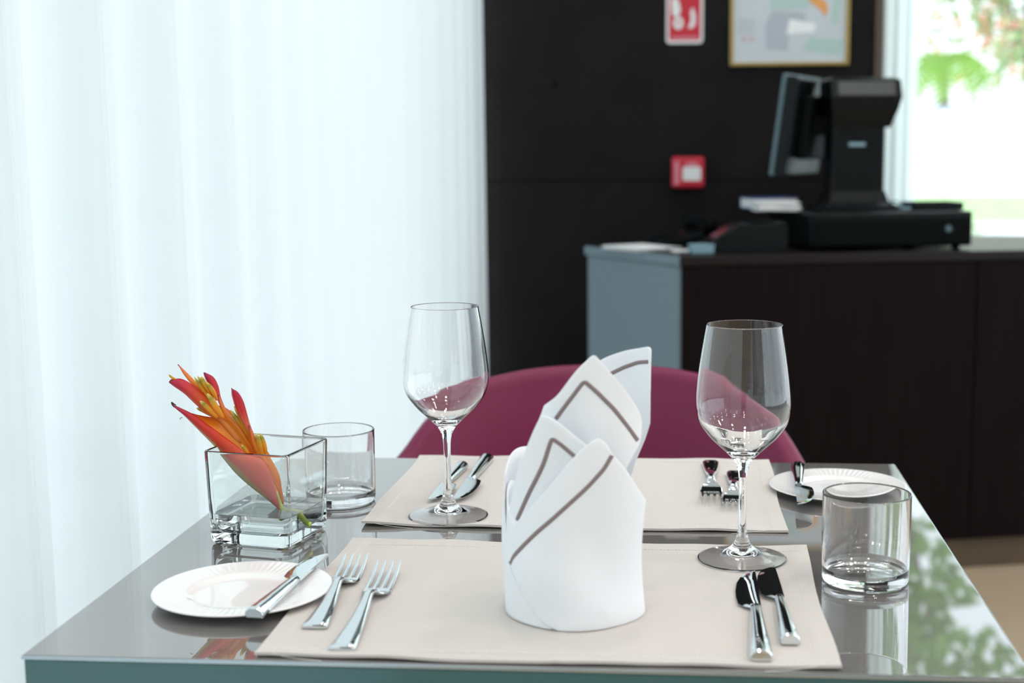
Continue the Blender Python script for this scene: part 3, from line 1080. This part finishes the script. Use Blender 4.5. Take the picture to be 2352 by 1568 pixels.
def plate_mesh():
    # (radius, z top) from the centre outwards, then the underside back
    topp = [(0, .0034), (.020, .0033), (.036, .0032), (.0405, .0034), (.0435, .0042), (.0462, .0056), (.0485, .0064), (.052, .0069), (.058, .0075), (.064, .0081), (.070, .0087), (.0740, .0091)]
    rim = [(.0754, .0090), (.0758, .0084), (.0752, .0077)]
    bot = [(.070, .0067), (.060, .0053), (.050, .0038), (.046, .0026), (.043, .0012), (.0425, .0002), (.0400, .0002), (.039, .0010), (0, .0014)]
    prof = topp + rim + bot
    v, f, rows = [], [], []
    for i, (r, z) in enumerate(prof):
        if r == 0:
            rows.append([len(v)])
            v.append((0, 0, z))
            continue
        row = []
        for k in range(PN):
            a = 2 * PI * k / PN
            zz = z
            if i < len(topp) and r > .05 and r < .0745:
                wgt = min(1, (r - .049) / .006) * min(1, (.0755 - r) / .003)
                zz += -.00040 * wgt * (.5 + .5 * math.cos(a * 72))
            row.append(len(v))
            v.append((r * math.cos(a), r * math.sin(a), zz))
        rows.append(row)
    for a, b in zip(rows, rows[1:]):
        for k in range(PN):
            k2 = (k + 1) % PN
            if len(a) == 1:
                f.append((a[0], b[k], b[k2]))
            elif len(b) == 1:
                f.append((a[k], a[k2], b[0]))
            else:
                f.append((a[k], a[k2], b[k2], b[k]))
    return from_py('side_plate', v, f)


pm = plate_mesh()
tag(obj('side_plate', pm, M['china'], loc=(-.3780, 1.1290, TZ + .0004)), 'white side plate with a fluted rim at the near left of the table', 'plate', 'white side plates')
tag(obj('side_plate', pm, M['china'], loc=(.1675, 1.5310, TZ + .0004)), 'white side plate with a fluted rim at the far right of the table', 'plate', 'white side plates')


# ------------------------------------------------------------------ cutlery
def bar_section(y, w, t, z, flat_top=.62):
    """Soft hexagonal cross-section of a handle: flat top, slanted shoulders."""
    h = w / 2
    return [(-h * .80, y, z), (h * .80, y, z), (h * .98, y, z + t * .22), (h, y, z + t * .42), (h * .90, y, z + t * .68), (h * flat_top, y, z + t * .96), (h * flat_top * .7, y, z + t),
            (-h * flat_top * .7, y, z + t), (-h * flat_top, y, z + t * .96), (-h * .90, y, z + t * .68), (-h, y, z + t * .42), (-h * .98, y, z + t * .22)]


def fork(label, base, tip, L, group, z0):
    d = Vector(tip) - Vector(base)
    t = thing('fork', label, 'fork', (base[0], base[1], z0), math.atan2(d.y, d.x) - PI / 2, group)
    k = L / .20
    rows = [(.0, .0185, .0035, .0008), (.0012, .0205, .0052, .0002), (.004, .0212, .0058, 0), (.03, .0178, .0056, .0004), (.06, .0135, .0052, .0020), (.085, .0100, .0048, .0052), (.100, .0082, .0044, .0082),
            (.108, .0078, .0042, .0090), (.114, .0084, .0038, .0084), (.119, .0105, .0033, .0066), (.1225, .0130, .003, .0048)]
    obj('handle', sharpen(loft_mesh('handle', [bar_section(y * k, w, th, z) for y, w, th, z in rows]), 55), M['steel'], t)
    # head plate, a shallow curved shield
    hr = [(.1215, .0125, .0030, .0050), (.1245, .0170, .0026, .0036), (.128, .0215, .0023, .0024), (.133, .0240, .0021, .0014), (.139, .0246, .0020, .0008), (.1455, .0244, .0019, .0007)]
    obj('head', sharpen(loft_mesh('head', [bar_section(y * k, w, th, z, .9) for y, w, th, z in hr]), 55), M['steel'], t)
    for i in range(4):
        xo = (i - 1.5) * .00655
        rr_ = []
        for y, w, th, z in ((.1445, .0048, .0019, .0007), (.150, .0042, .0019, .0009), (.165, .0036, .0019, .0021), (.182, .0030, .0018, .0048), (.195, .0023, .0016, .0080), (.1995, .0015, .0010, .0096)):
            xx = xo * (1 + .05 * (y - .145) / .055)
            rr_.append([(p[0] + xx, p[1], p[2]) for p in bar_section(y * k, w, th, z, .7)])
        obj('tine', sharpen(loft_mesh('tine', rr_), 55), M['steel'], t)
    return t


def knife(label, base, tip, L, group, z0, side=-1, tilt=0.0, hw=1.0, pitch=0.0, bladef=.46):
    d = Vector(tip) - Vector(base)
    t = thing('table_knife', label, 'knife', (base[0], base[1], z0), math.atan2(d.y, d.x) - PI / 2, group)
    t.rotation_mode = 'XYZ'
    hl = L * (1 - bladef)
    rows = [(.0, .0150, .0070, .0012), (.0012, .0168, .0088, .0003), (.004, .0174, .0094, 0), (hl * .35, .0150, .0086, .0004), (hl * .7, .0118, .0072, .0012), (hl * .93, .0096, .0060, .0018), (hl, .0090, .0054, .0020), (hl + .002, .0076, .0044, .0026)]
    piv = obj('handle', sharpen(loft_mesh('handle', [bar_section(y, w * hw, th, z, .52) for y, w, th, z in rows]), 35), M['steel'], t)
    # blade: straight spine on one side, belly on the other
    BL = L - hl
    zb = .0040
    prof = [(0, .0085), (.02, .0105), (.06, .0150), (.12, .0182), (.30, .0196), (.50, .0194), (.70, .0176), (.84, .0142), (.93, .0098), (.98, .0050), (1.0, .0012)]
    sp = .0044
    v, f = [], []
    n = len(prof)
    for q, w in prof:
        y = hl + .001 + q * BL
        spx = sp - .0012 * q * q
        ex = spx - w
        rows2 = [(spx, .0011), (spx * .3 + ex * .7, .0009), (ex, .0001), (ex, -.0001), (spx * .3 + ex * .7, -.0009), (spx, -.0011)]
        for x, z in rows2:
            zz = z + zb - (spx - x) * math.tan(tilt)
            v.append((-x * side if side > 0 else x, y, zz))
    for i in range(n - 1):
        for k in range(6):
            k2 = (k + 1) % 6
            f.append((i * 6 + k, i * 6 + k2, (i + 1) * 6 + k2, (i + 1) * 6 + k))
    f.append(tuple(range(6)))
    f.append(tuple(range((n - 1) * 6, n * 6)))
    obj('blade', sharpen(from_py('blade', v, f), 8), M['steel'], t)
    if pitch:
        t.rotation_euler = (pitch, 0, t.rotation_euler[2])
    return t


fork('smaller fork lying tines up beside the near side plate', (-.2935, 1.046), (-.3012, 1.218), .176, 'forks on the near mat', MZ)
fork('larger fork lying tines up on the near place mat, nearer the napkin', (-.2595, .9985), (-.2665, 1.200), .203, 'forks on the near mat', MZ)
knife('larger table knife on the near place mat, nearer the napkin', (.0563, .9970), (.0582, 1.207), .211, 'knives on the near mat', MZ, -1, .10)
knife('smaller table knife on the near place mat in front of the wine glass foot', (.0800, 1.0330), (.0763, 1.228), .190, 'knives on the near mat', MZ, -1, .02, .92)
knife('smaller table knife on the far place mat behind the wine glass stem', (-.2665, 1.612), (-.2735, 1.452), .166, 'knives on the far mat', MZ, -1, -.06, .92)
knife('larger table knife on the far place mat between wine glass and napkin', (-.2425, 1.655), (-.2475, 1.447), .208, 'knives on the far mat', MZ, -1, -.06)
fork('larger fork on the far place mat, tines towards the napkin', (.0290, 1.651), (.0272, 1.452), .200, 'forks on the far mat', MZ)
fork('smaller fork on the far place mat behind the near wine glass stem', (.0562, 1.597), (.0487, 1.428), .170, 'forks on the far mat', MZ)
RIMZ = TZ + .0100
knife('butter knife lying across the rim of the near side plate', (-.3435, 1.0490), (-.3285, 1.215), .167, 'butter knives on the plates', RIMZ - .0008, -1, .03, .95)
knife('butter knife lying across the rim of the far side plate', (.1291, 1.6020), (.1180, 1.422), .178, 'butter knives on the plates', RIMZ - .0008, -1, -.02, .95)

# ------------------------------------------------------------------ square glass vase with water and heliconia
VX, VY, VR = -.4120, 1.3190, R(-12)


def rsq(h, r, n=7):
    """Rounded square outline, half side h, corner radius r."""
    pts = []
    for cx, cy, a0 in ((1, 1, 0), (-1, 1, 90), (-1, -1, 180), (1, -1, 270)):
        for k in range(n + 1):
            a = R(a0 + 90 * k / n)
            p = (cx * (h - r) + r * math.cos(a), cy * (h - r) + r * math.sin(a))
            if k == 0:
                pts.append((p[0] + .03 * h * math.sin(a), p[1] - .03 * h * math.cos(a)))
            pts.append(p)
            if k == n:
                pts.append((p[0] - .03 * h * math.sin(a), p[1] + .03 * h * math.cos(a)))
    return pts


def stack_mesh(name, lev, cap=True):
    """Rings of rounded squares joined into one closed skin."""
    v, f = [], []
    n = len(rsq(1, .1))
    lev = tighten(lev)
    for h, r, z in lev:
        v += [(x, y, z) for x, y in rsq(h, r)]
    for i in range(len(lev) - 1):
        for k in range(n):
            k2 = (k + 1) % n
            f.append((i * n + k, i * n + k2, (i + 1) * n + k2, (i + 1) * n + k))
    f.append(tuple(range(n))[::-1])
    f.append(tuple(range((len(lev) - 1) * n, len(lev) * n)))
    return sharpen(from_py(name, v, f), 50)


VH = .0925
vl = [(.0360, .006, .0006), (.0385, .0065, .0008), (.0402, .007, .0022), (.0409, .007, .0050), (.0412, .007, .010), (.0420, .007, .045), (.0432, .007, VH - .0015), (.0428, .0068, VH - .0003), (.0420, .0062, VH),
      (.0404, .0050, VH), (.0397, .0046, VH - .0004), (.0393, .0044, VH - .0018), (.0384, .0050, .045), (.0374, .0070, .020), (.0366, .0090, .0150), (.0345, .0110, .0120), (.030, .0110, .0108), (.015, .006, .0104)]
vs = tag(obj('square_vase', stack_mesh('square_vase', vl), M['glass_vase'], loc=(VX, VY, TZ + .0003), rot=(0, 0, VR)), 'square clear glass vase holding the orange flower', 'vase')
vs.scale = (1.05, 1.05, 1)
wl = [(.015, .006, .0102), (.030, .0110, .0106), (.0347, .0110, .0118), (.0368, .0090, .0148), (.0376, .0070, .0200), (.0380, .0062, .0300), (.0377, .0062, .0303), (.03, .006, .0300), (.01, .003, .0300)]
wt = tag(obj('water', stack_mesh('water', wl), M['water'], loc=(VX, VY, TZ + .0003), rot=(0, 0, VR)), 'shallow clear water in the square glass vase', 'water', kind='stuff')
wt.scale = (1.05, 1.05, 1)

# the flower, drawn in its own plane: u to the right, w up, from the foot of the flower head
FO = Vector((-.3968, 1.315, .7779))
SU, SW = .000415, .000433


def FP(u, w, d=0.0):
    """Sketch units of the flower (u right, w down, counted from a corner of the sketch) to metres."""
    return Vector(((u - 650) * SU, d, (1170 - w) * SW))


fl = thing('heliconia_flower', 'orange and red heliconia flower leaning out of the square vase', 'flower', FO)


def sheet(name, edge_a, edge_b, bulge, m_, parent, dA=0.0, dB=0.0, n=26, mw=8, flip=False, th=.0005):
    """A petal surface between two long edges (base to tip), bulging towards -y by bulge."""
    A = spline([FP(u, w, dA if len(r) == 0 else r[0]) for u, w, *r in edge_a], n)
    B = spline([FP(u, w, dB if len(r) == 0 else r[0]) for u, w, *r in edge_b], n)
    v, f, uv = [], [], []
    for i in range(n):
        t = i / (n - 1)
        env = math.sin(PI * min(1, max(0, .08 + .86 * t))) ** .6
        for j in range(mw + 1):
            s = j / mw
            p = A[i].lerp(B[i], s)
            p = p + Vector((0, -bulge * math.sin(PI * s) * env, 0))
            v.append(p)
            uv.append((t, s))
    for i in range(n - 1):
        for j in range(mw):
            a = i * (mw + 1) + j
            f.append((a, a + 1, a + mw + 2, a + mw + 1))
    me = from_py(name, v, f)
    lay = me.uv_layers.new(name='UVMap')
    for lp in me.loops:
        lay.data[lp.index].uv = uv[lp.vertex_index]
    o = obj(name, me, m_, parent)
    so = o.modifiers.new('thickness', 'SOLIDIFY')
    so.thickness = th
    return o


# back spike
sheet('bract', [(520, 968), (492, 940), (466, 908), (440, 880), (418, 858), (399.5, 841)], [(500, 975), (472, 938), (446, 905), (425, 882), (410, 862), (399, 841)], .003, M['bract_orange'], fl, .012, .012)
# upper left bract (outer and inner half)
sheet('bract', [(560, 1010), (522, 966), (490, 935), (465, 906), (440, 887), (412, 872), (386, 873)], [(540, 1030), (505, 975), (480, 957), (450, 934), (420, 906), (398, 891), (383, 880)], .006, M['bract_red'], fl, .006, .003)
# upper right bract
sheet('bract', [(560, 1010), (531, 965), (514, 944), (502, 916), (497, 890), (486, 869), (465, 858)], [(545, 1020), (512, 965), (500, 938), (488, 911), (470, 886), (462, 870), (460, 860)], .006, M['bract_pink'], fl, .010, .012)
sheet('bract', [(575, 1030), (545, 985), (522, 955), (505, 925), (500, 908)], [(560, 1030), (530, 985), (506, 955), (500, 930), (498, 908)], .003, M['bract_orange'], fl, .007, .008)
# right bract
sheet('bract', [(606, 1050), (596, 1036), (590, 1010), (577, 978), (570, 952), (562, 922), (550, 901), (535, 892)], [(596, 1055), (580, 1032), (571, 990), (552, 966), (540, 940), (532, 912), (531, 898), (532, 892)], .005, M['bract_pink'], fl, .003, .006)
sheet('bract', [(625, 1065), (610, 1042), (592, 1008), (578, 975)], [(606, 1070), (588, 1045), (577, 1005), (574, 975)], .003, M['bract_orange'], fl, -.001, .001)
# body behind the florets
sheet('bract', [(652, 1167), (640, 1110), (610, 1050), (570, 1000), (535, 962), (500, 938)], [(648, 1168), (600, 1090), (560, 1040), (520, 990), (488, 958), (470, 935)], .004, M['bract_orange'], fl, .016, .016)
# large open bract: far inner side, near outer side, under bract
sheet('bract', [(651, 1166), (636, 1105), (600, 1060), (575, 1022), (558, 996), (545, 977), (526, 961), (500, 960), (470, 957), (448, 953), (430, 948)],
      [(648, 1168), (628, 1120), (590, 1085), (556, 1048), (530, 1025), (508, 1003), (488, 985), (470, 970), (452, 958), (440, 952), (430, 947)], -.006, M['bract_inner'], fl, .001, -.008)
sheet('bract', [(648, 1169), (612, 1140), (575, 1112), (545, 1085), (520, 1056), (498, 1028), (470, 1000), (445, 975), (422, 952), (406, 938), (398, 926)],
      [(653, 1165), (643, 1118), (632, 1080), (612, 1047), (576, 1036), (545, 1013), (512, 990), (478, 966), (448, 946), (418, 932), (399, 924)], .007, M['bract_front'], fl, -.004, -.009)
sheet('bract', [(646, 1169), (605, 1138), (560, 1105), (520, 1066), (492, 1030), (468, 1000), (450, 983)], [(648, 1168), (610, 1125), (570, 1090), (535, 1055), (505, 1025), (480, 1000), (452, 980)], .002, M['bract_pink'], fl, .004, .001)
# burnt curl at the tip of the large bract
obj('withered_tip', tube_mesh('withered_tip', spline([FP(412, 934, -.008), FP(404, 929, -.009), FP(399, 925, -.008), FP(397, 921, -.007), FP(403, 923, -.009), FP(408, 927, -.008)], 16), lambda q: .0011 * (1 - .6 * q), 7), M['char'], fl)
obj('withered_tip', tube_mesh('withered_tip', spline([FP(421, 956, -.006), FP(416, 957, -.007), FP(417, 960, -.008)], 8), .0003, 5), M['char'], fl)


def floret(a, b, r, d):
    A, B = FP(*a, d), FP(*b, d + .001)
    n, k = 14, 8
    v, f, uv = [], [], []
    ax = (A - B).normalized()
    s1 = ax.cross(Vector((0, 1, 0))).normalized()
    s2 = ax.cross(s1)
    bend = s1 * random.uniform(-.0012, .0012)
    for i in range(n + 1):
        t = i / n
        rad = r * (.62 + .5 * math.sin(PI * min(1, t * .95)) ** 1.2) * (1 if t < .78 else math.sqrt(max(0.0, 1 - ((t - .78) / .225) ** 2)))
        p = B.lerp(A, t) + bend * math.sin(PI * t)
        for j in range(k):
            th = 2 * PI * j / k
            v.append(p + (s1 * math.cos(th) + s2 * math.sin(th)) * max(rad, .00012))
            uv.append((t, j / k))
    for i in range(n):
        for j in range(k):
            j2 = (j + 1) % k
            f.append((i * k + j, i * k + j2, (i + 1) * k + j2, (i + 1) * k + j))
    f.append(tuple(range(k)))
    f.append(tuple(range(n * k, n * k + k)))
    me = from_py('floret', v, f)
    lay = me.uv_layers.new(name='UVMap')
    for lp in me.loops:
        lay.data[lp.index].uv = uv[lp.vertex_index]
    return obj('floret', me, M['floret'], fl)


for a, b, r, d in (((442, 867), (482, 928), .0017, .006), ((448, 866), (485, 922), .0019, .008), ((461, 865), (480, 905), .0020, .004), ((474, 878), (497, 920), .0022, .003),
                   ((480, 901), (517, 958), .0027, -.0035), ((463, 918), (503, 957), .0026, -.0045), ((446, 938), (488, 960), .0021, .004), ((526, 943), (578, 1018), .0025, .0065),
                   ((536, 934), (582, 1020), .0026, .006), ((555, 957), (582, 1010), .0024, .0045), ((593, 992), (603, 1046), .0024, -.002), ((600, 993), (613, 1046), .0021, .001),
                   ((561, 1017), (578, 1042), .0018, -.007), ((381, 862), (402, 875), .0011, .005)):
    floret(a, b, r, d)
st = spline([FP(630, 1130, 0), FP(650, 1166, 0), FP(672, 1182, -.002), FP(697, 1196, -.003), FP(718, 1203, -.004)], 22)
obj('stem', tube_mesh('stem', st, lambda q: .0042 - .0012 * q, 12), M['stem'], fl)

# ------------------------------------------------------------------ folded napkin
NX, NY = -.0925, 1.113
nk = thing('folded_napkin', 'white cloth napkin folded upright with taupe piping on the near place mat', 'napkin', (NX, NY, MZ))
SURF = dict(A=(0, 0, .0582, .0582, 1), B=(-.004, .004, .054, .054, 1), C=(.009, .022, .06, .056, 1), D=(.012, -.01, .062, .05, -1))


def gsurf(k, x, z):
    cx, cy, rx, ry, s = SURF[k]
    u = max(-1, min(1, (x - cx) / rx))
    y = cy - s * ry * math.sqrt(1 - u * u)
    if k == 'A':
        # soft dents of the cloth
        y += .0042 * math.exp(-((x - .022) / .013) ** 2 - ((z - .060) / .030) ** 2) - .0022 * math.exp(-((x + .012) / .020) ** 2 - ((z - .036) / .020) ** 2)
        y += .0022 * math.exp(-((x - .040) / .010) ** 2 - ((z - .030) / .026) ** 2) + .0014 * math.exp(-((x + .03) / .012) ** 2 - ((z - .07) / .02) ** 2)
    return y


def soft(x, y, z):
    """Gentle unevenness shared by all layers of the cloth."""
    a = math.atan2(x, -y)
    k = 1 + .016 * math.sin(3 * a + 38 * z) * min(1, z / .02) + .010 * math.sin(5 * a - 61 * z + 1.3)
    return (x * k + .0010 * math.sin(52 * z + 2), y * k, z)


def fold(k, topc, botc, nz=26, nx=48, th=.0013):
    T = sorted([(a / 1000, b / 1000) for a, b in topc])
    Bc = sorted([(a / 1000, b / 1000) for a, b in botc])
    Ts = [(p.x, p.y) for p in spline([(a, b, 0) for a, b in T], 70)]
    Ts = sorted(Ts)
    cx, cy, rx, ry, s = SURF[k]
    x0, x1 = T[0][0], T[-1][0]
    a0 = math.asin(max(-1, min(1, (x0 - cx) / rx)))
    a1 = math.asin(max(-1, min(1, (x1 - cx) / rx)))
    v, f = [], []
    for i in range(nx + 1):
        a = a0 + (a1 - a0) * i / nx
        x = cx + rx * math.sin(a)
        x = max(x0, min(x1, x))
        zt, zb = lerp1(Ts, x), lerp1(Bc, x)
        zb = min(zb, zt - .0005)
        for j in range(nz + 1):
            z = zb + (zt - zb) * j / nz
            v.append(soft(x, gsurf(k, x, z), z))
    for i in range(nx):
        for j in range(nz):
            q = i * (nz + 1) + j
            f.append((q, q + 1, q + nz + 2, q + nz + 1))
    me = from_py('fold', v, f)
    # normals towards the viewer's side of the sheet
    o = obj('fold', me, M['napkin'], nk)
    so = o.modifiers.new('thickness', 'SOLIDIFY')
    so.thickness = th
    so.offset = 0
    so.use_rim = True
    bv = o.modifiers.new('soft', 'BEVEL')
    bv.width = .0005
    bv.segments = 2
    bv.limit_method = 'ANGLE'
    return o


def piping(k, pts, parent, off=-.0010, w=.0016):
    P = []
    for (a, b), (c, d) in zip(pts, pts[1:]):
        for q in range(8):
            P.append(Vector(((a + (c - a) * q / 8) / 1000, (b + (d - b) * q / 8) / 1000)))
    P.append(Vector((pts[-1][0] / 1000, pts[-1][1] / 1000)))
    for _ in range(3):
        P = [P[0]] + [(P[i - 1] + P[i] * 2 + P[i + 1]) / 4 for i in range(1, len(P) - 1)] + [P[-1]]
    v, f = [], []
    n = len(P)
    for i, p in enumerate(P):
        d = (P[min(i + 1, n - 1)] - P[max(i - 1, 0)]).normalized()
        s = Vector((-d.y, d.x))
        for q, hgt in ((-1, 0), (-.6, .5), (0, .7), (.6, .5), (1, 0), (0, -.3)):
            c = p + s * q * w
            q3 = soft(c.x, gsurf(k, c.x, c.y), c.y)
            v.append((q3[0], q3[1] + off - hgt * .0007, q3[2]))
    for i in range(n - 1):
        for q in range(6):
            q2 = (q + 1) % 6
            f.append((i * 6 + q, i * 6 + q2, (i + 1) * 6 + q2, (i + 1) * 6 + q))
    f.append(tuple(range(6)))
    f.append(tuple(range((n - 1) * 6, n * 6)))
    return obj('piping', from_py('piping', v, f), M['piping'], parent)


fA = fold('A', [(-49.5, 73.2), (-22.4, 107.5), (3.1, 137.8), (18.5, 151.4), (24.4, 154.1), (30.7, 148.6), (34.3, 140.1), (42.4, 129.2), (49.9, 113.8), (57.6, 94.9)],
          [(-49.5, 50), (-49.0, 48.5), (-41.3, 32.9), (-31.8, 16.6), (-20.9, 5.4), (-10, .4), (0, .2), (57.6, .2)])
piping('A', [(-48.6, 46.1), (-45.1, 53.8), (-22.7, 80.1), (-3.3, 99.5), (15.4, 116.7), (27.7, 129.9), (33.9, 140.2)], fA)
fB = fold('B', [(-55, 60), (-51.6, 79.2), (-42.1, 120.5), (-31.1, 148.3), (-21.2, 168.4), (-15.5, 170.5), (-4.6, 164.7), (5.5, 156.0), (15.5, 146.8), (25.4, 133.6), (40, 110)],
          [(-55, 20), (-50, 12), (-30, 10), (40, 60)])
piping('B', [(-42.6, 83), (-31.5, 109.6), (-20.4, 131.7), (-12.2, 153.4), (-4.7, 148.1), (5.4, 139.0), (12, 133)], fB)
fC = fold('C', [(-30, 150), (-21.6, 169.3), (-20.1, 174.4), (-8.1, 184.8), (4.5, 203.0), (14.2, 213.1), (19.3, 216.5), (24.4, 212.2), (35.8, 198.8), (48.2, 181.9), (55.9, 168.9), (58.2, 160.2)],
          [(-30, 90), (30, 90), (41.7, 122), (50, 135), (54.2, 141), (56.6, 147), (58.2, 158)])
piping('C', [(-10.1, 165.1), (4.5, 185.3), (12.4, 196.5), (23.3, 186.9), (35.7, 173.4), (48.2, 155.8), (54.2, 145.1)], fC)
fD = fold('D', [(0, 170), (10, 190), (19.8, 201.2), (35.7, 208.8), (51.2, 213.3), (61.1, 214.9), (62.6, 203.2), (63.8, 183.2)],
          [(0, 80), (38, 85), (46.1, 104.2), (51.3, 120.3), (57.9, 137.0), (63.1, 153.2), (63.8, 180)])
piping('D', [(24, 187), (29.0, 190.5), (39.0, 196.2), (51.2, 201.6), (60.5, 203.5)], fD)


def wrap_shell(r0, a0, a1, hfun, rf, n=64, nz=14):
    v, f = [], []
    for i in range(n + 1):
        a = R(a0 + (a1 - a0) * i / n)
        h = hfun(math.degrees(a))
        for j in range(nz + 1):
            z = .0003 + h * j / nz
            r = r0 * rf(math.degrees(a), z)
            v.append(soft(r * math.sin(a), -r * math.cos(a), z))
    for i in range(n):
        for j in range(nz):
            q = i * (nz + 1) + j
            f.append((q, q + 1, q + nz + 2, q + nz + 1))
    o = obj('fold', from_py('fold', v, f), M['napkin'], nk)
    so = o.modifiers.new('thickness', 'SOLIDIFY')
    so.thickness = .0013
    so.offset = 0
    return o


# angles: 0 towards the near edge, negative to the left, +-180 at the back
wrap_shell(.0550, -250, 40, lambda a: .075 + .03 * math.exp(-((a + 95) / 35) ** 2) + .02 * math.exp(-((a + 180) / 40) ** 2) - (.035 if a > -30 else 0) * min(1, (a + 30) / 40),
           lambda a, z: 1 + .012 * math.sin(R(a) * 5))
wrap_shell(.0568, -170, -66, lambda a: max(.03, .128 - .012 * ((a + 125) / 30) ** 2 - .045 * max(0, (a + 90) / 20)), lambda a, z: 1 + .055 * math.exp(-((a + 108) / 22) ** 2) * math.exp(-((z - .075) / .045) ** 2) - .05 * max(0, (a + 88) / 22))
# turned-up lower left wrap with its diagonal edge
wrap_shell(.0566, -100, -14, lambda a: max(.003, .060 * min(1, (-14 - a) / 62)), lambda a, z: 1.0)

# ------------------------------------------------------------------ ceiling downlights
RING = lathe_mesh('trim_ring', [(.040, -.001), (.052, -.001), (.054, -.004), (.052, -.006), (.040, -.006), (.038, -.003)], 28, closed=True)
BULB = lathe_mesh('bulb', [(0, -.005), (.02, -.0045), (.036, -.003), (.037, -.0012), (0, -.0012)], 24)
LAMP = bpy.data.lights.new('lamp', 'AREA')
LAMP.shape = 'DISK'
LAMP.size = .20
LAMP.energy = 4.2
LAMP.color = (1.0, .955, .945)
for x in (-.1, 1.1, 2.4, 3.8):
    for y in (-2.2, -.6, .75, 1.75, 3.2):
        d = thing('ceiling_downlight', 'small warm downlight recessed in the white ceiling', 'light', (x, y, H_ROOM), 0, 'ceiling downlights')
        obj('trim_ring', RING, M['frame_white'], d)
        obj('bulb', BULB, M['lamp_glow'], d)
        o = bpy.data.objects.new('lamp', LAMP)
        COL.objects.link(o)
        o.parent = d
        o.location = (0, 0, -.02)
